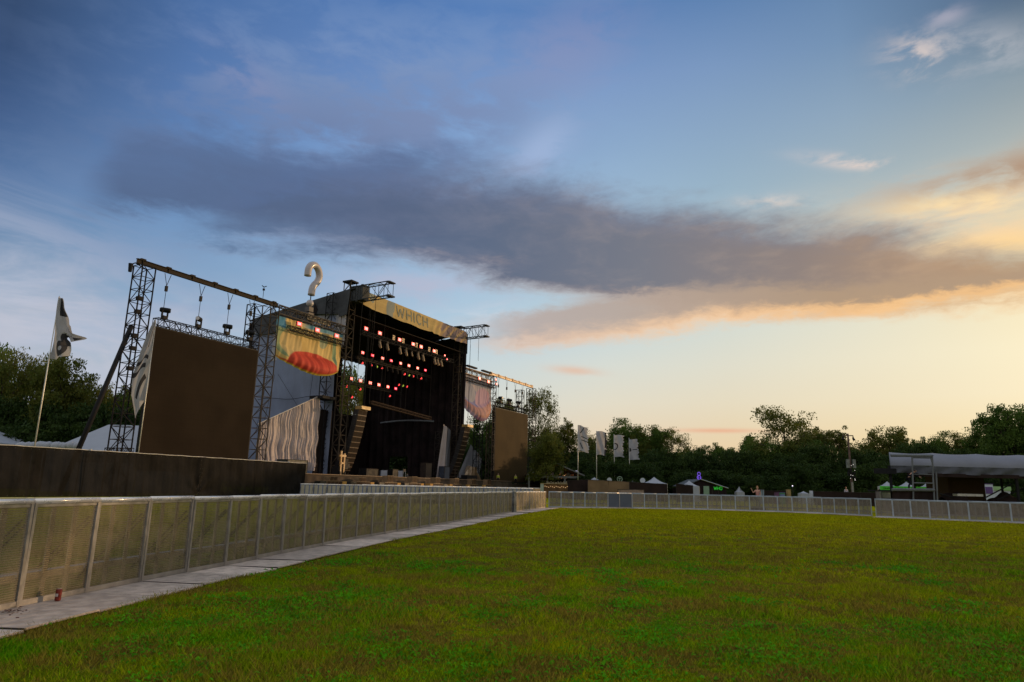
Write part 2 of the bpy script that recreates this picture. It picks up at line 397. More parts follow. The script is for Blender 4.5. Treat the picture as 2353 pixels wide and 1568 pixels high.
FENCE = [(-6.05, 3.2), (-5.82, 6.5), (-5.62, 8.85), (-5.34, 11.07), (-4.95, 13.4), (-4.62, 16.2), (-4.2, 19.16), (-3.45, 23.2), (-2.55, 27.62), (-1.45, 33.6), (-.18, 40.6), (1.45, 47.8), (2.95, 54.6)]
def along(path, step, start=0.):
    pts = [Vector((p_[0], p_[1], 0)) for p_ in path]; out = []; d = start; acc = 0.; i = 0
    L = [(pts[k+1]-pts[k]).length for k in range(len(pts)-1)]; tot = sum(L)
    def pos(s):
        a = 0
        for k, l_ in enumerate(L):
            if s <= a+l_ or k == len(L)-1: return pts[k].lerp(pts[k+1], (s-a)/l_)
            a += l_
    n = int((tot-start)/step)
    return [pos(start+k*step) for k in range(n+1)]
fpts = np.array(FENCE)
def fence_x(y): return np.interp(y, fpts[:, 1], fpts[:, 0])

def blades(name, m, specs, leaf=False, seed=1, field=None):
    r = np.random.default_rng(seed); V = []; 
    for (y0, y1, dens, h0, h1, wd) in specs:
        area = ((y1*.88+3)+(y0*.88+3))*(y1-y0); n = int(area*dens)
        y = np.sqrt(r.random(n)*(y1**2-y0**2)+y0**2); hw = y*.86+2.0; x = (r.random(n)*2-1)*hw
        keep = (x > fence_x(y)+.98+r.normal(0, .07, n))
        far = 57.0-np.abs(x-14)*.0-(np.clip(x-17, 0, 99))*.95
        keep &= (y < far-.2)
        if field is not None: keep &= field(x, y, r)
        x = x[keep]; y = y[keep]; n = len(x)
        h = h0+(h1-h0)*r.random(n)**1.5
        patch = .75+.45*np.sin(x*1.7+np.sin(y*1.3)*2)*np.sin(y*1.1+np.sin(x*.9)*2)
        h = h*patch
        a = r.random(n)*2*math.pi; lean = (.3+.9*r.random(n))*h; la = r.random(n)*2*math.pi
        wx = np.cos(a)*wd/2; wy = np.sin(a)*wd/2
        if not leaf:
            p0 = np.stack([x-wx, y-wy, np.zeros(n)], 1); p1 = np.stack([x+wx, y+wy, np.zeros(n)], 1)
            p2 = np.stack([x+np.cos(la)*lean, y+np.sin(la)*lean, h], 1)
            V.append(np.stack([p0, p1, p2], 1).reshape(-1, 3))
        else:
            s_ = wd*(.6+.9*r.random(n)); cx_, sx_ = np.cos(a), np.sin(a); z0 = h*.6
            b0 = np.stack([x, y, z0], 1)
            mid1 = np.stack([x+cx_*s_*.6-sx_*s_*.38, y+sx_*s_*.6+cx_*s_*.38, z0+s_*(.2+.5*r.random(n))], 1)
            mid2 = np.stack([x+cx_*s_*.6+sx_*s_*.38, y+sx_*s_*.6-cx_*s_*.38, z0+s_*(.2+.5*r.random(n))], 1)
            tip = np.stack([x+cx_*s_*1.3, y+sx_*s_*1.3, z0+s_*.15], 1)
            V.append(np.stack([b0, mid1, mid2, mid2, mid1, tip], 1).reshape(-1, 3))
    V = np.concatenate(V).astype(np.float32); nf = len(V)//3
    me = bpy.data.meshes.new(name); me.vertices.add(len(V)); me.vertices.foreach_set('co', V.ravel())
    me.loops.add(len(V)); me.loops.foreach_set('vertex_index', np.arange(len(V), dtype=np.int32))
    me.polygons.add(nf); me.polygons.foreach_set('loop_start', np.arange(0, nf*3, 3, dtype=np.int32))
    me.update(calc_edges=True); me.materials.append(m)
    o = bpy.data.objects.new(name, me); COL.objects.link(o); return o
grass = blades('grass', lawn_mat('grass_blades', True), [(4.2, 8, 3000, .02, .085, .009), (8, 13, 1500, .02, .09, .013), (13, 22, 600, .02, .095, .020), (22, 36, 220, .025, .09, .034), (36, 58, 95, .03, .08, .055)])
tag(grass, 'short patchy green and straw coloured grass of the open field', 'grass', kind='stuff')
WP = [(at(*p_, 10) , 0) for p_ in []]
_wr = random.Random(3)
def _gp(px, py):
    d = ray(px, py); t_ = -EYE/d.z; return (d.x*t_, d.y*t_)
WPATCH = [(*_gp(700, 1395), .8), (*_gp(640, 1420), .7), (*_gp(780, 1375), .6), (*_gp(520, 1385), .5), (*_gp(1750, 1500), .8), (*_gp(2250, 1480), .9), (*_gp(1400, 1540), .7), (*_gp(1100, 1520), .6), (*_gp(350, 1480), .5), (*_gp(900, 1500), .45), (*_gp(1480, 1470), .5)]
WPATCH += [(_wr.uniform(-6, 9), _wr.uniform(4.6, 16), _wr.uniform(.15, .5)) for _ in range(70)]
wpa = np.array(WPATCH)
def wfield(x, y, r):
    k = np.zeros(len(x))
    for a, b, s_ in wpa: k = np.maximum(k, np.exp(-((x-a)**2+(y-b)**2*.5)/(s_*.75)**2))
    return r.random(len(x)) < k*.75+.012
weed_m = mat('weed_leaf', (.066, .27, .004), .7, 0, .4, 3., trans=.35, spec=.05)
weeds = blades('weeds', weed_m, [(4.2, 9, 900, .02, .06, .03), (9, 16, 420, .02, .07, .045), (16, 26, 60, .02, .07, .06)], leaf=True, seed=5, field=wfield)
tag(weeds, 'bright green broad-leaved clover and weeds growing in clumps in the field', 'weeds', kind='stuff')

# ------------------------------------------------------------------ crowd barricades
def mesh_mat(name, c0, c1, a0, a1):
    m = bpy.data.materials.new(name); m.use_nodes = True; t = NT(m.node_tree); t.n.clear()
    b = t.node('ShaderNodeBsdfPrincipled'); o = t.node('ShaderNodeOutputMaterial')
    tcn = t.node('ShaderNodeTexCoord'); v = tcn.outputs['Object']; x, y, z = t.sep(v)
    rnd = t.node('ShaderNodeObjectInfo').outputs['Random']
    v2 = t.vm('ADD', v, t.comb(t.m('MULTIPLY', rnd, 37.), 0., 0.))
    nz = t.noise(v2, 2.6, 6, .65, .4); st = t.noise(t.comb(t.m('MULTIPLY', x, 12.), 0., t.m('ADD', z, t.m('MULTIPLY', rnd, 20.))), 1.4, 4, .7)
    col = t.mix(t.mr(t.m('ADD', t.m('MULTIPLY', nz, .6), t.m('MULTIPLY', st, .4)), .38, .62), c0, c1)
    t.put(b.inputs['Base Color'], t.mix(t.m('MULTIPLY', rnd, .35), col, (.20, .20, .17)))
    b.inputs['Metallic'].default_value = .35; t.put(b.inputs['Roughness'], t.mr(nz, .3, .7, .35, .6))
    # rows of small perforations
    sx = t.m('SINE', t.m('MULTIPLY', x, 2*math.pi/.020)); sz = t.m('SINE', t.m('MULTIPLY', z, 2*math.pi/.026))
    hole = t.m('MULTIPLY', t.mr(sz, -.2, .6), t.mr(sx, -1.3, .2))
    al = t.mr(hole, 0., 1., a1, a0, False)
    al = t.m('ADD', al, t.m('MULTIPLY', t.m('SUBTRACT', nz, .5), .25), clamp=True)
    tr = t.node('ShaderNodeBsdfTransparent'); ms = t.node('ShaderNodeMixShader'); t.put(ms.inputs[0], al)
    t.l.new(tr.outputs[0], ms.inputs[1]); t.l.new(b.outputs[0], ms.inputs[2]); t.l.new(ms.outputs[0], o.inputs[0]); return m
mesh_warm = mesh_mat('perforated_sheet', (.135, .105, .062), (.25, .20, .12), .20, .70)
plate_m = mat('floor_plate_metal', (.54, .45, .39), .75, .0, .22, 5., .35, 70., orand=.30)
frame_m = mat('barricade_frame', (.32, .30, .28), .4, .5, .2, 5.)
strut_m = mat('rear_strut_metal', (.70, .60, .38), .45, .3, .2, 5.)
solid_m = mat('solid_sheet', (.09, .105, .13), .7, 0, .1, 1.)
PW, PH = 1.11, 1.24
def make_barricade(name='crowd_barricade', sheet=mesh_warm, fm=frame_m, struts=True):
    t = thing(name, 'metal crowd barricade', 'barricade')
    f = MB(); f.box((.022, 0, PH/2-.02), .040, .055, PH-.06); f.box((PW-.022, 0, PH/2-.02), .040, .055, PH-.06)
    f.box((PW/2, -.004, .055), PW-.09, .04, .07); f.box((PW/2, .0, PH-.08), PW-.09, .03, .03); f.build('frame', fm, t)
    MB().box((PW/2, -.006, .60), PW-.088, .004, 1.10).build('mesh_panel', sheet, t)
    r = MB(); r.tube((.006, -.005, PH-.03), (PW-.006, -.005, PH-.03), .034, n=12); r.build('top_rail', white_pipe, t, True)
    if struts:
        for sx in (.36, .73): MB().box((sx, .016, .60), .072, .018, 1.10).build('rear_strut', strut_m, t)
        MB().box((PW/2, .052, .34), PW-.1, .03, .075).build('cross_bar', strut_m, t)
    MB().box((PW/2, .40, .30), PW-.06, .42, .03).build('rear_step', fm, t)
    for sx in (.06, PW-.06): MB().tube((sx, .05, 1.0), (sx, .95, .05), .012, n=6).build('brace', steel, t)
    p = MB(); p.box((PW/2, -.535, .018), PW-.03, .98, .022)
    for k in range(6): p.box((PW/2, -.12-k*.16, .030), PW-.05, .008, .002)
    p.build('floor_plate', plate_m, t); MB().box((.0, -.535, .020), .022, .96, .014).build('joint_strip', steel, t)
    return t
def run(proto, pts, lab, group, first=False, zs=1., jit=.018):
    out = []
    for i, (a, b) in enumerate(zip(pts, pts[1:])):
        rz = math.atan2(b.y-a.y, b.x-a.x)
        o = proto if (first and i == 0) else dup(proto, (0, 0, 0))
        o.location = (a.x, a.y, rng.uniform(0, jit)); o.rotation_euler = (rng.uniform(-jit, jit)*.6, 0, rz+rng.uniform(-jit, jit)*.5)
        o.scale = ((b-a).length/PW, 1, zs)
        o['label'] = lab(i); o['group'] = group; out.append(o)
    return out
proto = make_barricade()
lp = along(FENCE, PW, .75)
GATE = None
for k, p_ in enumerate(lp):
    if p_.y > 41.2 and GATE is None: GATE = k
near = run(proto, lp[:GATE+1], lambda i: ('brassy perforated crowd barricade of the near left run, %s from the camera end' % nth(i)), 'barricades in the near run beside the paving plates', True)
far_seg = [lp[GATE]+(lp[GATE+1]-lp[GATE])*.75]+lp[GATE+2:]
run(proto, far_seg, lambda i: 'perforated crowd barricade beyond the grey pillar in the near run, %s past the pillar' % nth(i), 'barricades beyond the grey pillar')
# the narrow grey stickered pillar in the run
gp_ = lp[GATE]; t = thing('pillar', 'narrow dark grey gate pillar with scuffed stickers, standing in the near barricade run', 'pillar', (gp_.x+.02, gp_.y, 0), math.atan2(lp[GATE+1].y-gp_.y, lp[GATE+1].x-gp_.x))
pil_m = mat('pillar_paint', (.10, .11, .12), .5, .2, .9, 3., .3, 8.)
MB().box((.38, 0, .62), .72, .22, 1.24).build('post', pil_m, t)
st_ = MB()
for k in range(12):
    st_.box((.10+rng.random()*.55, -.113, .15+k*.085), .05+.12*rng.random(), .004, .03, None)
st_.build('sticker', mat('sticker_white', (.35, .36, .38), .6, 0, .3), t)
# far runs across the field
run2 = along([(3.15, 55.1), (9, 57.9), (15, 59.3), (20, 57.6), (24.6, 54.4), (26.4, 49.9)], PW)
p2 = make_barricade(sheet=mesh_mat('perforated_sheet_grey', (.20, .17, .14), (.28, .24, .19), .2, .7))
fm2 = mat('blue_grey_frame', (.32, .37, .43), .5, .3, .15)
for c in p2.children:
    if c.name.startswith(('frame', 'top_rail', 'rear_strut', 'cross_bar')): c.data.materials[0] = fm2
solid = []
run(p2, run2[:6], lambda i: 'grey-framed crowd barricade at the far corner, %s from the corner' % nth(i), 'barricades across the far side of the field', True)
sp_ = make_barricade(sheet=solid_m, struts=False)
for i in (5, 6):
    a, b = run2[i], run2[i+1]; o = sp_ if i == 5 else dup(sp_, (0, 0, 0))
    o.location = (a.x, a.y, .003); o.rotation_euler = (0, 0, math.atan2(b.y-a.y, b.x-a.x))
    o['label'] = 'solid blue-grey crowd barricade across the field, %s of the two' % ('left' if i == 5 else 'right'); o['group'] = 'solid sheet barricades'
run(p2, run2[7:], lambda i: 'grey-framed crowd barricade across the field, %s right of the solid blue-grey pair' % nth(i), 'barricades across the far side of the field')
run3 = along([(25.45, 48.6), (31.2, 42.6), (36.5, 36.6)], PW)
run(p2, run3, lambda i: 'grey crowd barricade in front of the canopy riser, %s from the gap' % nth(i), 'barricades in front of the canopy riser')
# two pit barricade lines before the stage
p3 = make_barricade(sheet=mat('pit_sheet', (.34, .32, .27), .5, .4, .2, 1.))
for c in p3.children:
    if c.name.startswith(('rear_strut', 'frame')): c.data.materials[0] = mat('blue_bar', (.10, .14, .26), .5, .2, .2)
rA = list(reversed(along([(-17.6, 59.0), (-6, 60.0), (3.2, 62.0)], PW)))
run(p3, rA, lambda i: 'pit barricade seen from behind with blue bars, %s from the far corner' % nth(i), 'pit barricades with blue bars', True, 1.16)
p4 = make_barricade(sheet=mat('pit_sheet_sunlit', (.50, .34, .20), .5, .3, .25, 1.))  # warm sunlight put into the sheet colour
rB = along([(-16.8, 80.0), (-6.5, 89.0), (5.2, 98.5)], PW)
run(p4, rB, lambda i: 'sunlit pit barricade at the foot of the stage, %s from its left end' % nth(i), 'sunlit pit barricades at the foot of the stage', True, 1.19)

# red drinks can on the plate
t = thing('drink_can', 'crumpled red drinks can standing on the plate at the foot of the nearest barricade post', 'can', (*_gp(131, 1389), .042))
red = mat('can_red', (.20, .03, .022), .35, .5, .3, 30.)
b = MB(); prof = [(.0, .028), (.008, .034), (.125, .035), (.135, .029)]
b.path([(rng.uniform(-.001, .001), 0, z_) for z_, _ in prof], [r_ for _, r_ in prof], 20); b.build('can_body', red, t)
MB().tube((0, 0, .135), (0, 0, .139), .027, n=20).build('lid', alu, t)
MB().grid(lambda u, v: ((.0356)*math.cos(-2.3+u*1.2), .0356*math.sin(-2.3+u*1.2), .05+.035*v), 8, 1).build('logo', mat('can_logo', (.55, .50, .48), .4, .3, .3, 60.), t)
# dry leaves on the plates at the left edge
lv = MB()
for k in range(46):
    gx, gy = _gp(rng.gauss(22, 20), rng.gauss(1412, 7)); s_ = rng.uniform(.01, .022); a = rng.random()*6.28
    lv.poly([(gx+math.cos(a+q)*s_*(1 if q % 2 else .6), gy+math.sin(a+q)*s_, .040+rng.random()*.012) for q in (0, 1.5, 3, 4.6)])
tag(lv.build('dry_leaves', mat('dry_leaf', (.09, .03, .03), .8, 0, .3)), 'scatter of dry reddish leaves on the plates at the left edge', 'leaves', kind='stuff')

# ------------------------------------------------------------------ black scrim fence
sA = Vector((-38.1, 39.2, 0)); sB = Vector((-22.6, 77.1, 0)); sd = (sB-sA).normalized(); sn = Vector((sd.y, -sd.x, 0)); SL = (sB-sA).length
t = thing('scrim_fence', 'tall black scrim-covered fence between the near barricades and the left video screen', 'fence', (0, 0, 0))
scrim = mat('black_scrim', (.0095, .0085, .0080), .85, 0, .6, .9, 1., 2.2, alpha=.97)
seam = 26.2
def cloth(u0, u1):
    def f(u, v):
        s_ = u0+(u1-u0)*u; z_ = .12+(3.62-.12)*v
        wv = .03*math.sin(s_*5+v*2)+.05*math.sin(s_*1.3+v*5)+.02*math.sin(s_*14+3*v)
        for e in (u0, u1):
            dd = abs(s_-e); wv += .10*math.exp(-dd/1.4)*math.sin(10*math.atan2(v*3.5, dd+.3))
        sag = .06*math.sin(v*math.pi)
        if v > .99: z_ -= .03*abs(math.sin(s_*math.pi/2.4))
        p_ = sA+sd*s_+sn*wv; return (p_.x, p_.y, z_)
    return MB().grid(f, int((u1-u0)*6), 22)
cloth(0, seam).build('scrim_panel', scrim, t, True); cloth(seam+.03, SL).build('scrim_panel', scrim, t, True)
gr_ = MB()
for k in range(int(SL/.55)):
    for z_ in (3.46, .24): gr_.box(sA+sd*(.3+k*.55)+sn*.10+Vector((0, 0, z_)), .03, .02, .03, (sd, sn, Vector((0, 0, 1))))
for s_ in (seam-.12, seam+.14):
    for k in range(9): gr_.box(sA+sd*s_+sn*.13+Vector((0, 0, .4+k*.36)), .035, .02, .035, (sd, sn, Vector((0, 0, 1))))
tag(gr_.build('grommets', mat('grommet', (.10, .095, .09), .7, 0, .2), t), kind='stuff')
for s_ in (7.4, 14.9, 33.2): MB().grid(lambda u, v: tuple(sA+sd*(s_+.07*u)+sn*(.105+.03*math.sin(s_*5+v*6))+Vector((0, 0, .14+3.44*v))), 1, 14).build('seam_tape', mat('seam_black', (.004, .004, .004), .9, 0, 0), t)
rope_m = mat('rope', (.55, .52, .48), .7, 0, .2)
MB().path([sA+sd*(SL*k/60)+sn*.06+Vector((0, 0, 3.64-.03*abs(math.sin(k*.9)))) for k in range(61)], .028, 6).build('top_cable', rope_m, t)
MB().path([sA+sd*(SL*k/60)+sn*.06+Vector((0, 0, .06)) for k in range(61)], .022, 6).build('bottom_cable', rope_m, t)
for k in range(15):
    p_ = sA+sd*(SL*k/14)-sn*.12; MB().tube(p_, p_+Vector((0, 0, 3.6)), .035, n=8).build('post', steel, t)
cl_ = MB()
for s_ in (15.2, 38.): cl_.box(sA+sd*s_+sn*.08+Vector((0, 0, 3.64)), .22, .12, .12)
cl_.build('clamp', alu, t)
bk = Vector((-.88, .47, 0))
MB().grid(lambda u, v: tuple(sB+bk*(u*5)+Vector((0, 0, .1+3.5*v))), 6, 4).build('return_panel', scrim, t)
# ------------------------------------------------------------------ the stage: u runs along its front, w towards the crowd, z up
SO = Vector((-35.6, 62.6, 0)); TH = R(27.4)
U = Vector((math.sin(TH), math.cos(TH), 0)); W = Vector((math.cos(TH), -math.sin(TH), 0)); Z = Vector((0, 0, 1))
def S(u, w_, z=0.): return SO+U*u+W*w_+Z*z
from mathutils import noise as mn
def NZ(a, b, c): return mn.noise(Vector((a, b, c)))
AXS = (U, W, Z); RZ = math.atan2(U.y, U.x)
def truss(mb_ch, mb_br, A, B, a, b, X, Y, n, rc=.05, rb=.028, zig=True, cs=6):
    """box truss from A to B; X, Y its cross axes, a and b its size"""
    A = Vector(A); B = Vector(B)
    cor = [(-a/2, -b/2), (a/2, -b/2), (a/2, b/2), (-a/2, b/2)]
    for i, j in cor:
        o = X*i+Y*j; mb_ch.tube(A+o, B+o, rc, n=cs)
    for k in range(n+1):
        P = A.lerp(B, k/n)
        for q in range(4):
            i, j = cor[q]; i2, j2 = cor[(q+1) % 4]
            mb_br.tube(P+X*i+Y*j, P+X*i2+Y*j2, rb, n=4, cap=False)
            if k < n:
                P2 = A.lerp(B, (k+1)/n)
                if (k+q) % 2: mb_br.tube(P+X*i+Y*j, P2+X*i2+Y*j2, rb, n=4, cap=False)
                else: mb_br.tube(P+X*i2+Y*j2, P2+X*i+Y*j, rb, n=4, cap=False)
def tower(name, label, u, w_, z0, z1, a=1.3, b=1.3, n=15, m=steel, group=None, cap=False, dark=False, rc=.07, rb=.04):
    t = thing(name, label, 'truss tower', (0, 0, 0), 0, group); c = MB(); r = MB()
    truss(c, r, S(u, w_, z0), S(u, w_, z1), a, b, U, W, n, rc, rb)
    c.build('chord', m, t); r.build('lattice', m, t)
    bs = MB().box(S(u, w_, z0/2 if z0 > 1 else .15), a*1.25, b*1.25, max(z0, .3), AXS); bs.build('base', steel_dk, t)
    if cap: 
        k = MB().box(S(u, w_, z1+.1), a*1.25, b*1.35, .22, AXS); k.build('head_block', steel_dk, t)
    return t
TG = 'truss towers of the stage'
t1 = tower('truss_tower', 'tall lattice tower at the far left end, left of the big video screen', .3, 0, .3, 21.5, 1.35, 1.35, 18, mat('tower_dark', (.016, .015, .017), .7, 0, .2, spec=.08), TG)
# things on the tower
for z_ in (11.5, 13.4, 14.6, 16.9, 18.2): MB().box(S(-.1, .5, z_), .55, .4, .35, AXS).build('junction_box', steel_dk, t1)
tower('truss_tower', 'lattice tower between the big left video screen and the yellow banner', 16.15, .1, .3, 21.5, 1.3, 1.3, 18, steel_tan, TG)
tower('truss_tower', 'darker lattice tower close behind the one beside the yellow banner', 15.3, -1.6, .3, 21.6, 1.2, 1.2, 18, steel_dk, TG)
tower('truss_tower', 'tallest lattice mast, at the left corner of the stage roof', 29.3, .2, 2.5, 28.0, 1.15, 1.15, 20, steel_tan, TG, True)
tower('truss_tower', 'dark lattice mast just behind the left roof corner mast', 28.5, -2.0, 2.5, 26.5, 1.1, 1.1, 18, steel_dk, TG)
tower('truss_tower', 'lattice mast at the right corner of the stage roof, left of the purple banner', 57.4, .2, 2.4, 27.9, 1.1, 1.1, 20, steel_tan, TG, True)
tower('truss_tower', 'shorter dark lattice tower inside the right corner mast', 55.6, -1.5, 2.4, 10.2, 1.3, 1.3, 8, steel, TG)
tower('truss_tower', 'lattice tower between the purple banner and the right video screen', 69.4, .2, 2.3, 21.4, 1.15, 1.15, 18, steel_tan, TG)
tower('truss_tower', 'dark half-height lattice tower behind the left edge of the right video screen', 68.0, -1.6, 2.3, 14.0, 1.2, 1.2, 10, steel_dk, TG)
tower('truss_tower', 'lattice tower at the far right end of the stage, beside the trees', 86.0, .2, .3, 21.4, 1.5, 1.4, 18, steel, TG)
tower('truss_tower', 'dark lattice tower tucked behind the far right end tower', 85.0, -1.8, .3, 21.0, 1.2, 1.2, 16, steel_dk, TG)
# raking shore
b = MB(); b.tube(S(-.2, 0, 15.6), S(-4.4, 0, 0.1), .22, n=10); bt = b.build('raking_strut', steel_dk, None, True)
tag(bt, 'thick dark raking strut leaning against the far left lattice tower', 'strut')
c = MB(); r = MB(); truss(c, r, S(-4.6, 2, 3.1), S(2.5, 2, 3.3), .5, .5, W, Z, 12, .04, .025); truss(c, r, S(-2.2, 2, 3.9), S(.2, 2, 4.0), .4, .4, W, Z, 6, .04, .025)
t = thing('floor_truss', 'low dark truss sections lying at the foot of the far left tower', 'truss'); c.build('chord', steel_dk, t); r.build('lattice', steel_dk, t)

def ibeam(name, label, u0, u1, z, w_=0., h=.48, m=mat('beam_brown', (.032, .025, .018), .7, 0, .2, spec=.1)):
    t = thing(name, label, 'beam'); mb = MB(); L = u1-u0; c_ = S((u0+u1)/2, w_, z)
    mb.box(c_, L, .06, h-.1, AXS); mb.build('web', m, t)
    f = MB(); f.box(c_+Z*(h/2-.03), L, .30, .06, AXS); f.box(c_-Z*(h/2-.03), L, .30, .06, AXS); f.build('flange', m, t)
    st = MB()
    for k in range(7):
        uu = u0+.6+(L-1.2)*k/6; st.box(S(uu, w_, z), .04, .24, h-.13, AXS); st.box(S(uu, w_, z+h/2+.06), .5, .35, .10, AXS)
    st.build('stiffener', m, t); return t
ibeam('header_beam', 'long steel header beam over the big left video screen', -.6, 17.2, 21.85)
beam_sunlit = mat('beam_sunlit', (.28, .17, .075), .5, .1, .15)  # steel with the golden sunlight put into its colour
ibeam('header_beam', 'sunlit steel header beam over the right video screen', 68.6, 87.2, 21.85, m=beam_sunlit)
# rotating warning lamp bracket at the top left
b = MB(); b.path([S(.2, .3, 21.2), S(-.9, .3, 21.5), S(-1.3, .3, 21.2)], .06, 6); b.tube(S(-1.3, .3, 21.3), S(-1.3, .3, 20.5), .22, .16, 8)
tag(b.build('hanging_lamp', steel_dk), 'small lamp hanging off the outer top of the far left tower', 'lamp')
def aerial(u, z, label):
    b = MB(); b.tube(S(u, 0, z), S(u, 0, z+1.3), .03, n=5)
    for a in range(3): b.tube(S(u, 0, z+1.3), S(u, 0, z+1.3)+Vector((math.cos(a*2.1)*.3, math.sin(a*2.1)*.3, .1)), .05, n=5)
    b.tube(S(u, 0, z+.9), S(u, 0, z+1.1), .14, n=8); tag(b.build('wind_sensor', steel_dk), label, 'sensor')
aerial(14.9, 22.2, 'small wind sensor standing on the right end of the left header beam')

# video screens and what hangs over them
def screen(label, u0, u1, z0, z1, m, w_=.3):
    t = thing('video_screen', label, 'screen', group='video screens'); d = .35
    MB().box(S((u0+u1)/2, w_, (z0+z1)/2), u1-u0, d, z1-z0, AXS).build('screen_panel', m, t)
    f = MB(); zc = (z0+z1)/2
    f.box(S(u0-.05, w_-.05, zc), .1, .45, z1-z0+.2, AXS); f.box(S(u1+.05, w_-.05, zc), .1, .45, z1-z0+.2, AXS)
    f.box(S((u0+u1)/2, w_-.05, z1+.05), u1-u0, .45, .1, AXS); f.box(S((u0+u1)/2, w_-.05, z0-.05), u1-u0, .45, .1, AXS)
    n = int((z1-z0)/.5)
    for k in range(n): f.box(S(u0-.13, w_, z0+(k+.5)*(z1-z0)/n), .07, .2, .12, AXS)
    for k in range(n): f.box(S(u0+(u1-u0)*(k+.5)/n, w_, z1+.13), .12, .2, .07, AXS)
    f.build('frame', black_eq, t)
    b = MB()
    for uu in (u0+.5, (u0+u1)/2, u1-.5): b.tube(S(uu, w_-.5, z1), S(uu, w_-.5, z1+.5), .03)
    b.build('hanger', steel_dk, t); return t
def led_mat(name, col, rough, spec_=.10):
    m = bpy.data.materials.new(name); m.use_nodes = True; t = NT(m.node_tree); b = m.node_tree.nodes['Principled BSDF']
    v = t.node('ShaderNodeTexCoord').outputs['Object']; x, y, z = t.sep(v)
    uu = t.m('ADD', t.m('MULTIPLY', x, U.x), t.m('MULTIPLY', y, U.y))
    lx = t.m('ABSOLUTE', t.m('SUBTRACT', t.m('FRACT', t.m('DIVIDE', uu, .5)), .5)); lz = t.m('ABSOLUTE', t.m('SUBTRACT', t.m('FRACT', t.m('DIVIDE', z, .5)), .5))
    ln = t.m('MAXIMUM', t.mr(lx, .47, .5), t.mr(lz, .47, .5)); nz = t.noise(v, .25, 3, .5)
    c_ = t.mix(t.mr(nz, .35, .65), tuple(k*.88 for k in col), tuple(k*1.12 for k in col))
    t.put(b.inputs['Base Color'], t.mix(t.m('MULTIPLY', ln, .5), c_, tuple(k*.5 for k in col)))
    b.inputs['Roughness'].default_value = rough; b.inputs['Specular IOR Level'].default_value = spec_; return m
screen('large dark brown video screen on the left wing of the stage', 1.95, 14.55, 2.4, 15.85, led_mat('led_face', (.024, .0175, .012), .8, .03))
screen('smaller looking golden brown video screen on the right wing of the stage', 70.35, 84.0, 2.5, 15.7, led_mat('led_face_far', (.050, .034, .015), .7, .04))
def h_truss(label, u0, u1, z, w_=0., s_=.6, n=20, m=steel, group='horizontal lighting trusses', rc=.045, rb=.028, name='lighting_truss'):
    t = thing(name, label, 'truss', group=group); c = MB(); r = MB()
    truss(c, r, S(u0, w_, z), S(u1, w_, z), s_, s_, W, Z, n, rc, rb); c.build('chord', m, t); r.build('lattice', m, t); return t
h_truss('lighting truss hanging over the big left video screen', 2.1, 14.6, 16.5, 0, .75, 20, steel_dk)
h_truss('lighting truss hanging over the right video screen', 70.3, 84.2, 16.5, 0, .75, 20, steel_dk)
def hoist(label, u, z0, z1, w_=0., motor=True, group='chain hoists'):
    t = thing('chain_hoist', label, 'chain hoist', group=group)
    b = MB(); b.tube(S(u, w_, z1), S(u-.28, w_, z1+.0), .02) if False else None
    b.tube(S(u-.35, w_, z1), S(u, w_, z1-1.2), .03, n=4); b.tube(S(u+.35, w_, z1), S(u, w_, z1-1.2), .03, n=4); b.build('sling', steel_dk, t)
    MB().tube(S(u, w_, z1-1.2), S(u, w_, z0), .028, n=5).build('chain', steel_dk, t)
    if motor: MB().box(S(u, w_, z1-1.5), .22, .22, .55, AXS).build('motor', black_eq, t)
    return t
for i, u_ in enumerate((2.8, 6.8, 10.4, 13.4)): hoist('chain hoist over the big left screen, %s from the left' % nth(i), u_, 16.9, 21.5)
for i, u_ in enumerate((72.2, 75.6, 79.2, 82.4)): hoist('chain hoist over the right screen, %s from the left' % nth(i), u_, 16.9, 21.5)
def spot(label, P, aim, m=black_eq, group='moving head spotlights', sc_=1., lens=None):
    """moving head: base on the truss, yoke, tilted head"""
    t = thing('spotlight', label, 'spotlight', group=group); P = Vector(P); a = Vector(aim).normalized(); up = Vector((0, 0, 1))
    MB().box(P+Z*.16*sc_, .46*sc_, .46*sc_, .32*sc_, AXS).build('base', m, t)
    y = MB(); 
    for s_ in (-1, 1): y.box(P+U*(.30*s_*sc_)+Z*.62*sc_, .07*sc_, .2*sc_, .65*sc_, AXS)
    y.box(P+Z*.35*sc_, .64*sc_, .18*sc_, .08*sc_, AXS)
    y.build('yoke', m, t)
    h = P+Z*.95*sc_; MB().path([h-a*.5*sc_, h-a*.35*sc_, h+a*.35*sc_, h+a*.48*sc_], [.17*sc_, .25*sc_, .25*sc_, .21*sc_], 12).build('head', m, t)
    MB().tube(h+a*.48*sc_, h+a*.50*sc_, .19*sc_, n=12).build('lens', lens or alu, t); return t
for i, (u_, az_) in enumerate(((3.0, 1), (6.9, -1), (10.5, 1), (13.6, 1))):
    spot('upright spotlight on the truss over the big left screen, %s from the left' % nth(i), S(u_, 0, 16.9), U*az_+W*.7-Z*.05, sc_=1.0)
for i, u_ in enumerate((73.2, 76.8, 80.6)):
    spot('upright spotlight on the truss over the right screen, %s from the left' % nth(i), S(u_, 0, 16.9), U*(1 if i else -.2)+W*.7-Z*.05, sc_=1.05)
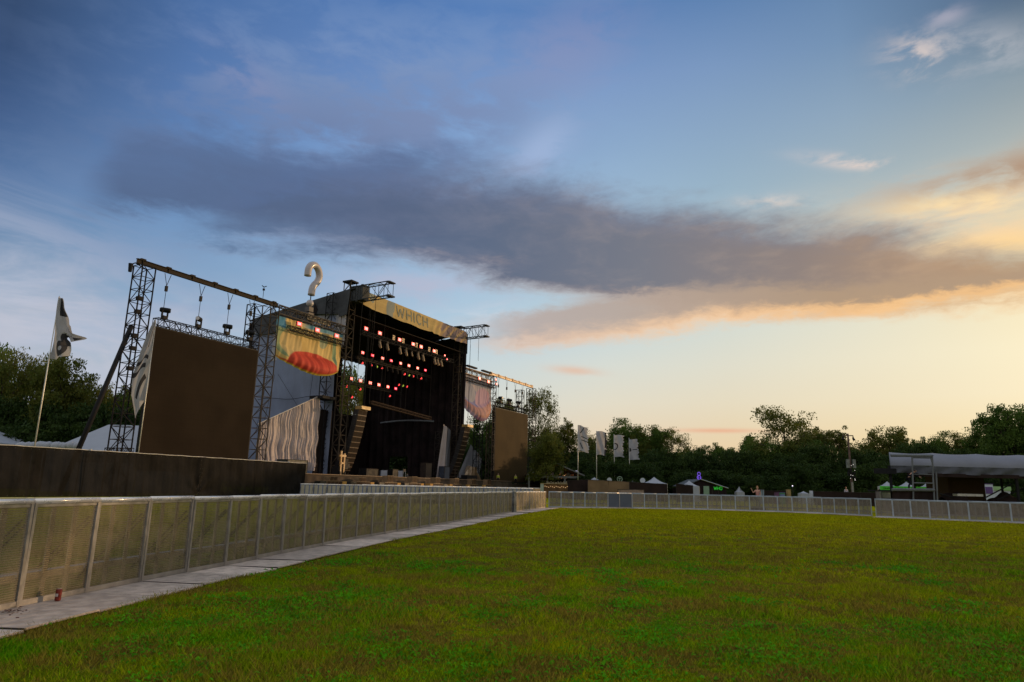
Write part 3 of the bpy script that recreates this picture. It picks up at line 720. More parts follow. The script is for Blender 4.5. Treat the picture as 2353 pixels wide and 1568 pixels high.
# wing trusses
h_truss('heavy grey truss bridging the left wing above the yellow banner', 16.9, 28.7, 21.3, .1, 1.0, 13, mat('wing_steel', (.07, .062, .055), .7, 0, .2, spec=.1), rc=.09, rb=.05, group='wing bridge trusses')
h_truss('sunlit golden truss bridging the right wing above the purple banner', 57.9, 69.0, 20.85, .1, 1.0, 13, beam_sunlit, rc=.09, rb=.05, group='wing bridge trusses')
h_truss('thin light truss in front of the yellow banner', 18.3, 28.4, 19.35, .9, .5, 16, steel_dk)
h_truss('thin light truss in front of the purple banner', 58.3, 69.2, 19.35, .9, .5, 16, steel_dk)
for i, u_ in enumerate((61.2, 66.5)):
    MB_ = MB().box(S(u_, .6, 21.75), 3.2, .5, .26, AXS); tag(MB_.build('spreader_bar', steel_dk), 'dark flat spreader bar on top of the right wing truss, %s one' % ('left' if i == 0 else 'right'), 'bar', 'spreader bars')

# stage lights
red_core = mat('red_light', (.9, .1, .1), .4, 0, 0, emit=(1.0, .15, .18), espow=3.6)
red_glow = mat('red_glow', (.5, .02, .03), .4, 0, 0, emit=(1.0, .01, .035), espow=.8)
red_spot = mat('red_spot', (.5, .04, .04), .4, 0, 0, emit=(1.0, .06, .06), espow=1.1)
green_spot = mat('green_spot', (.4, .5, .05), .4, 0, 0, emit=(.6, .8, .1), espow=.35)
def wash(label, P, group, s_=1., m=red_core):
    s_ *= .86
    t = thing('stage_light', label, 'stage light', group=group); P = Vector(P)
    MB().box(P-W*.14*s_, .84*s_, .26*s_, .52*s_, AXS).build('housing', black_eq, t)
    l = MB()
    for k in (-1, 1): l.box(P+Z*.09*k*s_, .56*s_, .03, .11*s_, AXS)
    l.build('lens', m, t)
    MB().box(P-W*.012, .90*s_, .018, .56*s_, AXS).build('halo_bezel', red_glow, t)  # glowing rim stands in for the red halo round each lens
    y = MB(); 
    for k in (-1, 1): y.box(P+U*.46*k*s_-W*.14-Z*.25, .04, .08, .75*s_, AXS)
    y.box(P-W*.14-Z*(.25+.36*s_), .96*s_, .075, .045, AXS)
    y.build('yoke', black_eq, t); return t
TOP = [32.2, 35.2, 39.8, 43.2, 45.3, 48.9]; MID = [36.6, 38.8, 41.2, 43.3, 45.7, 47.9, 50.3, 52.5]; LOW = [38.0, 40.1, 42.4, 44.5, 46.8, 48.8]
for i, u_ in enumerate(TOP): wash('glowing red stage light in the top row, %s from the left' % nth(i), S(u_, 1, 22.25), 'red stage lights, top row', 1.0)
for i, (u_, z_) in enumerate(((52.0, 22.1), (52.7, 21.6))): wash('small red stage light at the right end of the top row, %s of the pair' % ('upper' if i == 0 else 'lower'), S(u_, 1, z_), 'red lights at the right end of the top row', .5)
for i, u_ in enumerate(MID): wash('glowing red stage light in the middle row, %s from the left' % nth(i), S(u_, -3, 20.0), 'red stage lights, middle row', .82)
for i, u_ in enumerate(LOW): wash('glowing red stage light in the lowest row, %s from the left' % nth(i), S(u_, -6, 16.6), 'red stage lights, lowest row', .9)
for i, (u_, z_) in enumerate(((19.7, 20.1), (22.8, 20.0), (26.3, 20.0))): wash('glowing red stage light over the yellow banner, %s from the left' % nth(i), S(u_, 1.2, z_), 'red stage lights, left wing', 1.0)
for i, (u_, z_, s_) in enumerate(((63.1, 20.0, 1), (66.3, 19.9, 1), (69.0, 20.7, .7), (69.3, 19.9, .7))): wash('glowing red stage light over the purple banner, %s from the left' % nth(i), S(u_, 1.2, z_), 'red stage lights, right wing', s_)
dk = steel_dk
h_truss('top lighting truss inside the stage roof', 31.2, 54.5, 21.55, .9, .5, 34, dk)
h_truss('middle lighting truss inside the stage roof', 35.2, 53.8, 19.1, -3, .32, 40, steel)
h_truss('lowest lighting truss inside the stage roof', 36.6, 50.2, 15.95, -6, .32, 26, dk)
low_bar_tan = mat('bar_tan', (.07, .045, .03), .7, 0, .2, spec=.1)
t = thing('cable_bridge', 'slim tan truss hanging low across the stage opening', 'truss'); c = MB(); r = MB()
truss(c, r, S(36.6, -1, 12.75), S(51.6, -1, 11.95), .42, .42, W, Z, 34, .04, .022); c.build('chord', low_bar_tan, t); r.build('lattice', low_bar_tan, t)
# warm lit profile lamps hanging under the top truss
tan_eq = mat('lamp_shell_lit', (.22, .15, .08), .45, .2, .3)  # warm light on the lamps put into the shell colour
def hung(label, P, s_, group, m):
    t = thing('hanging_lamp', label, 'lamp', group=group); P = Vector(P)
    MB().box(P+Z*.5*s_, .34*s_, .3*s_, .2*s_, AXS).build('clamp', black_eq, t)
    a = (U*.15+W*.35-Z).normalized()
    MB().path([P+Z*.4*s_, P+Z*.1*s_, P+a*.45*s_, P+a*.6*s_], [.10*s_, .2*s_, .17*s_, .13*s_], 8).build('head', m, t)
    y = MB(); y.box(P+U*.24*s_+Z*.2*s_, .05*s_, .1*s_, .6*s_, AXS); y.box(P-U*.24*s_+Z*.2*s_, .05*s_, .1*s_, .6*s_, AXS); y.box(P+Z*.48*s_, .52*s_, .09*s_, .05*s_, AXS); y.build('yoke', black_eq, t); return t
for i, u_ in enumerate((35.2, 36.9, 39.9, 41.4, 42.9, 44.5, 45.8, 49.0, 49.9, 50.9)):
    hung('warm-lit lamp hanging under the top lighting truss, %s from the left' % nth(i), S(u_, 1, 20.7), 1.1 if i != 4 else .7, 'lamps under the top truss', tan_eq)
for i, u_ in enumerate((38.4, 40.7, 44.1, 47.5, 49.6)):
    t = thing('lamp_cluster', 'grid of small tan lamps on the top lighting truss, %s from the left' % nth(i), 'lamp cluster', group='lamp clusters')
    MB().box(S(u_, .9, 22.25), .62, .12, .8, AXS).build('backing', black_eq, t)
    g_ = MB()
    for a in (-1, 1):
        for q in (-1, 0, 1): g_.tube(S(u_+.15*a, .97, 22.25+.25*q), S(u_+.15*a, 1.0, 22.25+.25*q), .1, n=8)
    g_.build('lamps', tan_eq, t)
def pin(label, P, m, group):
    t = thing('pin_spot', label, 'pin spot', group=group); P = Vector(P); a = (W*.6+U*.1-Z*.5).normalized()
    MB().path([P-a*.35, P+a*.15], [.12, .17], 8).build('can', black_eq, t); MB().sphere(P+a*.14, .17, 8, 6, (1, .8, 1.1)).build('lens', m, t, True)
for i, (u_, m_) in enumerate(((36.5, 0), (38.5, 0), (39.8, 1), (41.0, 0), (46.7, 0), (47.9, 1), (49.0, 0), (51.2, 0))):
    pin('small %s spot hanging under the middle truss, %s from the left' % (('red', 'yellow-green')[m_], nth(i)), S(u_, -3, 18.55), (red_spot, green_spot)[m_], 'spots under the middle truss')
for i, (u_, w_, z_, m_) in enumerate(((49.4, -6, 17.4, 0), (50.5, -6, 17.4, 1), (51.6, -6, 17.4, 0), (37.0, -6, 15.4, 0), (40.0, -6, 15.4, 0), (38.3, -6, 14.0, 0), (47.2, -6, 15.3, 0))):
    pin('small %s spot low in the dark rigging, %s one' % (('red', 'yellow-green')[m_], nth(i)), S(u_, w_, z_), (red_spot, green_spot)[m_], 'spots low in the rigging')
# dark moving heads along the middle truss
for i in range(14):
    u_ = 35.8+i*1.3; hung('dark lamp hanging under the middle truss, %s from the left' % nth(i), S(u_, -3.0, 18.6), .75, 'dark lamps under the middle truss', black_eq)
hc = MB()
for i, (u_, w_, z0, z1) in enumerate(((33.4, 1, 19.4, 25), (36.2, 1, 12.9, 25), (39.5, -1, 12.6, 25), (43.5, -1, 12.4, 25), (47.5, -3, 12.2, 25), (51.3, -1, 12.0, 22), (31.9, 1.8, 11.6, 25.2), (38.0, -6, 9.5, 24), (49, -3, 19.4, 25))):
    o = MB().tube(S(u_, w_, z0), S(u_, w_, z1), .035, n=5).build('hoist_cable', steel); tag(o, 'thin hoist cable in the stage opening, %s from the left' % nth(i), 'cable', 'hoist cables')

# roof
t = thing('stage_roof', 'grey tarpaulin stage roof with dark underside', 'roof')
def roof_f(u, v):
    uu = 28.6+u*29.3; ww = 1.6-v*19.5; z_ = 26.9-v*2.6+.15*math.sin(u*40)*math.sin(v*7)+.8*math.sin(math.pi*u)*.2
    return tuple(S(uu, ww, z_))
MB().grid(roof_f, 50, 20).build('roof_skin', grey_tarp, t, True)
MB().box(S(43.3, -8.6, 23.6), 28.2, 19.0, .12, AXS).build('ceiling', black, t)
MB().grid(lambda u, v: tuple(S(57.95, 1.6-19.5*u, 23.4+(26.85-2.6*u-23.4)*v)), 20, 4).build('gable_cloth', grey_tarp, t)
def side_f(u, v):   # u from front to back, v top to bottom
    ww = .9-u*17.3; top = 26.95-u*2.4; dp_ = 2.6+.5*math.sin(u*9+1)+(.5 if u < .1 else 0); z_ = top-v*dp_
    return tuple(S(28.55-.12*math.sin(u*26+v*2)*v-.22*v, ww, z_))
MB().grid(side_f, 60, 12).build('side_flap', grey_tarp, t, True)
MB().poly([S(28.3, -4.4, 24.6), S(28.3, -4.9, 25.5), S(28.3, -5.3, 24.5), S(28.3, -4.8, 23.6)], -U*.02).build('torn_hole', black, t)
MB().grid(lambda u, v: tuple(S(28.72-.05*math.sin(u*19+v), .4-u*13, 24.2-u*1.2-v*5)), 40, 10).build('inner_side_flap', white_tarp, t, True)

# front fascia with its painted lettering
def art_mat(name, build_fn, rough=.75, trans=.2, alpha=None):
    m = bpy.data.materials.new(name); m.use_nodes = True; t = NT(m.node_tree); t.n.clear()
    b = t.node('ShaderNodeBsdfPrincipled'); o = t.node('ShaderNodeOutputMaterial')
    uv = t.node('ShaderNodeTexCoord').outputs['UV']; x, y, _ = t.sep(uv)
    nz = t.noise(uv, 3., 3, .5); 
    c_ = build_fn(t, x, y, nz, uv); t.put(b.inputs['Base Color'], c_); b.inputs['Roughness'].default_value = rough
    tl = t.node('ShaderNodeBsdfTranslucent'); t.put(tl.inputs[0], c_); ms = t.node('ShaderNodeMixShader'); ms.inputs[0].default_value = trans
    t.l.new(b.outputs[0], ms.inputs[1]); t.l.new(tl.outputs[0], ms.inputs[2]); sh = ms.outputs[0]
    if alpha is not None:
        tr = t.node('ShaderNodeBsdfTransparent'); m2 = t.node('ShaderNodeMixShader'); m2.inputs[0].default_value = alpha
        t.l.new(tr.outputs[0], m2.inputs[1]); t.l.new(sh, m2.inputs[2]); sh = m2.outputs[0]
    t.l.new(sh, o.inputs[0]); return m
def ell(t, x, y, cx, cy, rx, ry, soft=.03):
    a = t.m('DIVIDE', t.m('SUBTRACT', x, cx), rx); b = t.m('DIVIDE', t.m('SUBTRACT', y, cy), ry)
    r = t.m('SQRT', t.m('ADD', t.m('MULTIPLY', a, a), t.m('MULTIPLY', b, b))); return t.mr(r, 1-soft, 1+soft, 1., 0.)
def fascia_art_shade(t, x, y, nz, uv):
    c_ = t.mix(t.mr(nz, .3, .7), (.42, .30, .10), (.52, .38, .13))
    c_ = t.mix(ell(t, x, y, .075, .15, .022, .45), c_, (.24, .26, .20)); c_ = t.mix(ell(t, x, y, .215, .9, .028, .9), c_, (.22, .25, .22))
    c_ = t.mix(ell(t, x, y, .245, .0, .018, .7), c_, (.22, .25, .22))
    c_ = t.mix(t.mr(t.m('ADD', x, t.m('MULTIPLY', t.m('SUBTRACT', nz, .5), .1)), .70, .725), c_, (.19, .14, .14))  # tree shadow over the right part put into the print colour
    wav_ = t.m('SINE', t.m('ADD', t.m('MULTIPLY', x, 80.), t.m('MULTIPLY', y, 9.)))
    return t.mix(t.m('MULTIPLY', t.mr(wav_, .2, .9), t.mr(x, .63, .68)), c_, (.40, .27, .12))
def fold(u): return .05*math.sin(u*31)+.04*math.sin(u*77+1)+(.16*math.sin(u*105+2) if u > .64 else .02*math.sin(u*140))
fm_ = art_mat('fascia_print_shade', fascia_art_shade)
t = thing('fascia_banner', 'yellow printed fascia cloth lettered WHICH along the front edge of the stage roof', 'banner')
def fas(u, v):
    uu = 30.0+u*27.2; drop = 2.05+.28*math.sin(u*math.pi*1.0)+.12*abs(math.sin(u*math.pi*5)); z_ = 27.05-v*drop
    return tuple(S(uu, 1.75+fold(u+v*.05)*(.4+.6*v)*.7+v*.25, z_))
MB().grid(fas, 260, 10).build('cloth', fm_, t, True, True)
letter_m = mat('letter_blue', (.19, .20, .155), .7, 0, .15)
def stroke_letters(word, strokes, u0, wu, z0, hz, gap, m, parent, wfun, th=.16):
    for ch in word:
        mb = MB()
        for poly_ in strokes[ch]:
            for (a, b) in zip(poly_, poly_[1:]):
                A = S(u0+a[0]*wu, wfun, z0+a[1]*hz); B = S(u0+b[0]*wu, wfun, z0+b[1]*hz); d = (B-A); L = d.length
                mb.box((A+B)/2, L+th*.6, .012, th, (d.normalized(), W, d.normalized().cross(W)))
        mb.build('letter', m, parent); u0 += wu+gap
STK = {'W': [[(0, 1), (.25, 0), (.5, .8), (.75, 0), (1, 1)]], 'H': [[(0, 0), (0, 1)], [(1, 0), (1, 1)], [(0, .5), (1, .5)]], 'I': [[(.5, 0), (.5, 1)]],
       'C': [[(1, .85), (.7, 1), (.3, 1), (0, .75), (0, .25), (.3, 0), (.7, 0), (1, .15)]], 'O': [[(.3, 0), (0, .25), (0, .75), (.3, 1), (.7, 1), (1, .75), (1, .25), (.7, 0), (.3, 0)]]}
# the lettering follows the sagging cloth: each glyph set a little lower than the roof edge
uq = 37.5
for ch, wd in (('W', 1.9), ('H', 1.1), ('I', .2), ('C', 1.1), ('H', 1.1)):
    mb = MB()
    for pl in STK[ch]:
        for (a, b) in zip(pl, pl[1:]):
            L = math.hypot((b[0]-a[0])*wd, (b[1]-a[1])*1.5); n_ = max(2, int(L/.2)); pts = []
            for k in range(n_+1):
                f_ = k/n_; uu = uq+(a[0]+(b[0]-a[0])*f_)*wd; zz = 25.2+(a[1]+(b[1]-a[1])*f_)*1.5; u_ = (uu-30)/27.2
                v_ = (27.05-zz)/(2.05+.28*math.sin(u_*math.pi)+.12*abs(math.sin(u_*math.pi*5))); pts.append(S(uu, 1.75+fold(u_+v_*.05)*(.4+.6*v_)*.7+v_*.25+.03, zz))
            for p_, q_ in zip(pts, pts[1:]):
                d = (q_-p_); mb.box((p_+q_)/2, d.length+.06, .02, .24, (d.normalized(), W, d.normalized().cross(W)))
    mb.build('letter', letter_m, t); uq += wd+.62

# cantilever arms
arm_m = mat('arm_steel', (.04, .045, .05), .7, 0, .2, spec=.1)
for (u_, w1, z_, lab) in ((29.4, 6.9, 26.3, 'box truss arm reaching out from the left roof corner'), (57.2, 5.6, 26.8, 'box truss arm reaching out from the right roof corner')):
    t = thing('cantilever_arm', lab, 'truss', group='cantilever truss arms'); c = MB(); r = MB()
    truss(c, r, S(u_, .9, z_), S(u_, w1, z_+.1), 1.1, 1.9, U, Z, 4, .075, .045); 
    c.build('chord', arm_m, t); r.build('lattice', arm_m, t)
    e = MB().box(S(u_, w1, z_+.98), 1.25, .6, .14, AXS).box(S(u_, w1, z_-.85), 1.25, .6, .18, AXS); e.build('end_plate', arm_m, t)
wt = MB()
for k in range(5): wt.box(S(29.5, .9+k*.42, 26.3+.1*math.sin(k*2)), 1.3, .34, 2.1-.15*(k % 2), AXS)
tag(wt.build('rolled_tarp', mat('dark_roll', (.05, .055, .06), .8, 0, .3)), 'dark gathered tarp wrapped round the left roof corner arm', 'tarp')
for i, (u_, w_, z1, z0) in enumerate(((57.2, 2.6, 25.9, 20.3), (57.2, 4.2, 25.9, 21.9), (29.4, 4.6, 25.4, 11.6), (29.4, 2.4, 25.4, 12.0))):
    o = MB().tube(S(u_, w_, z0), S(u_, w_, z1), .03, n=5).build('arm_cable', steel); tag(o, 'thin cable dropping from the %s roof arm, %s one' % ('right' if i < 2 else 'left', 'inner' if i % 2 == 0 else 'outer'), 'cable', 'cables under the arms')

# stage box: black drapes and deck
t = thing('back_drape', 'black backdrop drapes along the rear of the stage, open at the upper left', 'drape')
dr = lambda u0, u1, z0, z1, w_: MB().grid(lambda u, v: tuple(S(u0+(u1-u0)*u, w_+.18*math.sin((u0+(u1-u0)*u)*4.5)+.08*math.sin((u0+(u1-u0)*u)*11), z0+(z1-z0)*v)), int((u1-u0)*8), 6)
dr(30, 58, 2.5, 13.2, -19).build('lower_drape', black, t, True); dr(30, 58.3, 22.5, 24.5, -19).build('upper_drape', black, t, True); dr(56.6, 58.3, 13.2, 22.5, -19).build('edge_drape', black, t, True)
t = thing('side_drape', 'tall black side drape forming the right wall of the stage, with a low opening', 'drape')
def sdr(w0, w1, z0, z1): return MB().grid(lambda u, v: tuple(S(58.1+.22*math.sin((w0+(w1-w0)*u)*4)+.10*math.sin((w0+(w1-w0)*u)*9+v), w0+(w1-w0)*u, z0+(z1-z0)*v)), max(6, int(abs(w1-w0)*8)), 8)
bd2 = mat('black_drape_side', (.020, .014, .015), .8, 0, .5, .5, .6, 2.)
sdr(-19, 1.4, 6.3, 26.3).build('upper_drape', bd2, t, True); sdr(-19, -13.4, 2.5, 6.32).build('rear_drape', bd2, t, True); sdr(-9.6, .2, 2.5, 6.32).build('front_drape', bd2, t, True)
dr2 = MB().grid(lambda u, v: tuple(S(30.2, -19+18.*u, 2.5+21*v)), 20, 4); tag(dr2.build('wing_drape', black, None), 'black side drape closing the left wall of the stage', 'drape')
cn = MB().path([S(57.4-.3*math.sin(math.pi*k/10), -4.2-11.2*k/10, 12.1+.25*math.sin(math.pi*k/10)) for k in range(11)], .14, 8)
tag(cn.build('inner_canopy_edge', mat('canopy_edge', (.16, .18, .20), .6, 0, .2), None, True), 'pale curved edge of a small canopy deep in the stage', 'canopy')
t = thing('stage_deck', 'long stage deck with brown fabric skirt', 'stage')
deck_m = mat('deck_top', (.05, .04, .032), .7, 0, .3); skirt_m = mat('skirt', (.075, .057, .043), .85, 0, .35, .5, .6, 2.)
MB().box(S(42.5, -8, 2.38), 56, 24, .25, AXS).build('deck', deck_m, t)
MB().grid(lambda u, v: tuple(S(14.5+u*56, 4.05+.05*math.sin(u*260)+.04*math.sin(u*91), .02+v*2.3)), 500, 3).build('skirt', skirt_m, t, True)
e = MB().tube(S(14.5, 4.05, 2.52), S(70.5, 4.05, 2.52), .05, n=6); e.build('edge_rail', mat('edge_tan', (.17, .11, .065), .6, 0, .4, 1.), t)
t = thing('wing_platform', 'lower platform under the right video screen', 'stage')
MB().box(S(79.0, -2, 2.0), 17, 11, .3, AXS).build('deck', deck_m, t); MB().box(S(79.0, 3.4, .95), 16.8, .1, 1.8, AXS).build('skirt', skirt_m, t)
MB().box(S(13.8, -10, 2.38), 1, 1, .2, AXS)

# backdrop cloths behind the left wing
wt_m = mat('backdrop_blue_white', (.20, .24, .34), .75, 0, .10, .3, .35, 1.2)
t = thing('wing_backdrop', 'pale blue-grey tarpaulin closing the left flank of the stage behind the yellow banner', 'tarp')
def bw(u, v):     # the cloth that closes the left flank of the stage, running back from the roof mast
    ww = -.9-u*15.9; zt = 24.4-u*1.6; z_ = 2.6+(zt-2.6)*v
    return tuple(S(28.75+.28*NZ(ww*.35, z_*.10, 1.)+.14*NZ(ww*1.1+z_*.15, z_*.2, 4.)+.04*NZ(ww*4, z_*.5, 9.), ww, z_))
MB().grid(bw, 110, 50).build('cloth', wt_m, t, True)
cb = MB()
for (a, b) in (((-12.5, 16), (-13.8, 8)), ((-11.2, 16), (-12.6, 8)), ((-10.6, 16), (-5.6, 10.5)), ((-4.2, 16), (-4.5, 12))):
    cb.tube(S(28.3, a[0], a[1]), S(28.3, b[0], b[1]), .025, n=4)
cb.path([S(28.3, -14+k*1.3, 12.6+.15*math.sin(k)) for k in range(9)], .035, 5); cb.build('rope', steel_dk, t)
cur_m = mat('silver_curtain', (.34, .29, .29), .6, .0, .12, .6, .5, 3.)
t = thing('side_curtain', 'crumpled silvery curtain hung on a sloping line at the left of the stage', 'curtain')
def cf(u, v):
    uu = 17.0+u*9.6; zt = 7.9+u*4.6; zb = 3.0; z_ = zb+(zt-zb)*v; s_ = uu
    pl = 1-max(0., (.42-u)*1.6)*(1-v); k = .35+.65*(1-v)
    f_ = .20*NZ(s_*3.4+.12*NZ(s_*.7, z_*.4, 2.)+.25*NZ(s_*.4, 0., 12.)*(1-v), z_*.05, 1.)+.15*NZ(s_*7.5+.25*z_*NZ(s_*.3, 0, 8.), z_*.14, 5.)+.20*k*NZ(s_*1.1+z_*.4, z_*.45-s_*.3, 3.)+.05*k*NZ(s_*5-z_*2.0, z_*1.0+s_, 7.)
    return tuple(S(uu+.1*math.sin(z_*2), -1.0+f_, z_))
MB().grid(cf, 260, 70).build('cloth', cur_m, t, True)
MB().tube(S(16.9, -1, 7.95), S(26.7, -1, 12.5), .05, n=6).build('line', rope_m, t)
tag(MB().grid(lambda u, v: tuple(S(26.7+u*3.6, -1.5+.1*math.sin(u*20), 2.5+v*8.3)), 24, 6).build('dark_drape', black, None, True), 'black drape right of the silvery curtain, below the left roof mast', 'drape')
tag(MB().box(S(27.3, -1.2, 12.2), 2.6, 2.2, .35, AXS).build('camera_platform', steel_dk), 'small dark platform beside the left roof mast above the silvery curtain', 'platform')

# wing banners
def ban_l(t, x, y, nz, uv):
    c_ = t.mix(t.mr(nz, .3, .7), (.58, .40, .12), (.66, .48, .17))
    c_ = t.mix(ell(t, x, y, .12, .50, .17, .37), c_, (.24, .30, .14)); c_ = t.mix(ell(t, x, y, .22, .46, .16, .34), c_, (.54, .40, .16))
    c_ = t.mix(t.mr(t.m('ADD', x, t.m('MULTIPLY', t.m('SUBTRACT', nz, .5), .06)), .11, .14, 1., 0.), c_, t.mix(t.mr(y, .72, .80), c_, (.05, .22, .36)))
    c_ = t.mix(t.m('MULTIPLY', t.mr(y, .90, .94), t.mr(x, .3, .5)), c_, (.10, .28, .38))
    c_ = t.mix(ell(t, x, y, .70, .74, .07, .16), c_, (.32, .36, .22)); c_ = t.mix(ell(t, x, y, .88, .55, .03, .4), c_, (.20, .30, .16))
    c_ = t.mix(ell(t, x, y, .52, .06, .38, .40), c_, (.52, .045, .015))
    low = t.mr(t.m('ADD', y, t.m('MULTIPLY', t.m('ABSOLUTE', t.m('SUBTRACT', x, .5)), .2)), .12, .16, 1., 0.)
    c_ = t.mix(low, c_, (.42, .03, .012)); c_ = t.mix(t.mr(y, .0, .05, 1., 0.), c_, (.42, .36, .03)); return c_
def ban_r(t, x, y, nz, uv):
    c_ = t.mix(t.mr(nz, .3, .7), (.27, .22, .24), (.36, .28, .29)); c_ = t.mix(t.mr(x, .0, .35, .6, 0.), c_, (.16, .20, .20))
    c_ = t.mix(ell(t, x, y, .28, .50, .26, .26), c_, (.16, .13, .28)); c_ = t.mix(ell(t, x, y, .26, .58, .22, .22), c_, (.24, .22, .26))
    c_ = t.mix(ell(t, x, y, .70, .46, .24, .30), c_, (.40, .20, .26)); c_ = t.mix(ell(t, x, y, .18, .84, .07, .08), c_, (.40, .22, .13))
    low = t.mr(t.m('ADD', y, t.m('MULTIPLY', x, -.06)), .24, .30, 1., 0.); c_ = t.mix(low, c_, t.mix(t.mr(x, .1, .8), (.26, .06, .04), (.50, .22, .14)))
    c_ = t.mix(t.mr(y, .04, .10, 1., 0.), c_, (.24, .12, .22)); return c_
def wing_banner(label, u0, u1, zt, zb, belly, art, alpha=None, mir=False):
    t = thing('wing_banner', label, 'banner', group='wing banners')
    def f(u, v):
        uu = u0+(u1-u0)*u; sg = 4*u*(1-u); zbot = zb-belly*sg; z_ = zbot+(zt-zbot)*v
        k = max(0, 1-v/.38); ww = .35+1.9*sg*math.sin(min(1, k)*math.pi*.62)-.6*k*k*sg
        ww += 0.14*NZ(u*9+v*1.5, v*1.2, 2.)*(.35+.65*v*(1.3-v))+.14*NZ(u*24-v*2, v*1.6, 6.)+.12*NZ(u*5, v*4, 8.)*(1-v)
        pin_ = (1-sg)**3*(1-v); return tuple(S(uu+(.5-u)*.5*pin_, ww, z_+.25*NZ(u*3, 0, 3.)*(1-v)*sg))
    MB().grid(f, 140, 44).build('cloth', art, t, True, True)
    return t
wing_banner('yellow and green banner with a red half disc and billowing red hem, left wing', 16.95, 28.3, 20.6, 15.8, 1.45, art_mat('banner_print', ban_l))
wing_banner('faded purple and pink banner with billowing red hem, right wing', 58.0, 69.0, 20.4, 15.2, 2.6, art_mat('banner_print_far', ban_r, alpha=.93))

# giant question mark on the left wing
qm = mat('inflatable_white', (.38, .35, .36), .28, 0, .06, .5, .1, 4.)
t = thing('question_mark', 'giant white tubular question mark standing over the left wing', 'question mark')
Q = [(22.55, 27.2), (22.6, 28.1), (23.0, 28.75), (23.7, 28.95), (24.35, 28.5), (24.6, 27.7), (24.35, 26.95), (23.85, 26.35), (23.55, 25.8), (23.45, 24.9)]
qp = []
for k in range(41):
    s_ = k/40*(len(Q)-1); i = min(int(s_), len(Q)-2); f_ = s_-i; P0 = Q[max(i-1, 0)]; P1 = Q[i]; P2 = Q[i+1]; P3 = Q[min(i+2, len(Q)-1)]
    cr = [.5*((2*P1[j])+(-P0[j]+P2[j])*f_+(2*P0[j]-5*P1[j]+4*P2[j]-P3[j])*f_*f_+(-P0[j]+3*P1[j]-3*P2[j]+P3[j])*f_**3) for j in (0, 1)]
    qp.append(S(cr[0], -1, cr[1]))
MB().path(qp, .44, 20).build('hook', qm, t, True)
MB().sphere(S(23.35, -1, 23.8), .46, 20, 12).build('dot', qm, t, True)
MB().tube(S(23.4, -1, 24.2), S(23.4, -1, 24.9), .07, n=6).build('stem', steel_dk, t)
MB().box(S(23.3, -1, 22.95), .75, .75, .6, AXS).box(S(23.3, -1, 21.9), .9, .9, 1.2, AXS).build('pedestal', mat('pedestal_dark', (.07, .06, .055), .6, 0, .4), t)
MB().box(S(23.6, -.6, 21.95), 5.2, .9, .14, AXS).box(S(24.4, -.25, 21.75), 4.2, .12, .7, AXS).build('platform', mat('plank_tan', (.30, .24, .16), .7, 0, .2), t)

# line arrays
def line_array(label, u_, pts, n, tilt):
    t = thing('line_array', label, 'speaker array', group='hanging speaker arrays'); wd = 1.75
    P = [S(u_+du, w_, z_) for (w_, z_, du) in pts]
    def pos(s_):
        k = s_*(len(P)-1); i = min(int(k), len(P)-2); return P[i].lerp(P[i+1], k-i)
    tanbar = mat('array_bumper', (.34, .22, .07), .5, .1, .2)
    grille = mat('array_grille', (.020, .013, .009), .7, .1, .35); side_ = mat('array_side', (.02, .018, .018), .6, 0, .3); edge_ = mat('array_edge', (.15, .10, .065), .6, 0, .3)
    for k in range(n):
        a = pos(k/n); b = pos((k+1)/n); d = (b-a); h = d.length; dz_ = d.normalized(); fw = U.cross(dz_)*-1; fw = fw if fw.dot(W) > 0 else -fw
        c_ = (a+b)/2; ax = (U, fw, -dz_)
        o = MB().box(c_-fw*.35, wd, .8, h*.96, ax).build('speaker_cabinet', side_, t)
        g_ = MB().box(c_+fw*.056-U*(wd*.25), wd*.47, .012, h*.82, ax).box(c_+fw*.056+U*(wd*.25), wd*.47, .012, h*.82, ax); g_.build('grille', grille, o)
        MB().box(c_+fw*.07-dz_*(h*.47), wd*.98, .03, .075, ax).build('trim', edge_, o)
    MB().box(P[0]+Z*.25, wd+.05, 1.1, .42, AXS).build('flying_frame', tanbar, t)
    MB().tube(P[0]+Z*.4, P[0]+Z*13.8, .04, n=5).build('cable', steel_dk, t); return t
line_array('tall curved speaker array hanging left of the stage opening', 31.4, [(2.0, 11.0, 0), (1.7, 9.2, 0), (1.25, 7.4, 0), (.75, 5.6, 0), (.2, 4.0, 0), (-.5, 2.75, 0)], 13, 0)
line_array('tall curved speaker array hanging right of the stage opening beside the purple banner', 57.2, [(2.6, 10.9, 0), (2.2, 9.0, 0), (1.7, 7.2, 0), (1.1, 5.4, 0), (.5, 3.9, 0), (-.3, 2.6, 0)], 13, 0)

# curtains at the right of the opening
def drape_poly(name, label, quad, w_, m, nf, amp=.12, cat='curtain'):
    (a, b, c_, d) = quad   # top-left, top-right, bottom-right, bottom-left as (u,z)
    def f(u, v):
        tx = a[0]+(b[0]-a[0])*u; tz = a[1]+(b[1]-a[1])*u; bx = d[0]+(c_[0]-d[0])*u; bz = d[1]+(c_[1]-d[1])*u
        return tuple(S(bx+(tx-bx)*v, w_+amp*math.sin(u*nf+v*2)+amp*.5*math.sin(u*nf*2.3-v*3), bz+(tz-bz)*v))
    o = MB().grid(f, 60, 24).build(name, m, None, True); return tag(o, label, cat)
drape_poly('tall_curtain', 'narrow pale curtain tapering upward just left of the right corner mast', ((53.8, 11.3), (55.2, 10.6), (54.6, 2.6), (52.3, 2.6)), .1, cur_m, 9)
drape_poly('rear_curtain', 'pale curtain seen through the right corner mast', ((57.2, 11.0), (61.0, 9.2), (59.0, 3.0), (56.4, 2.6)), -1.2, white_tarp, 8)
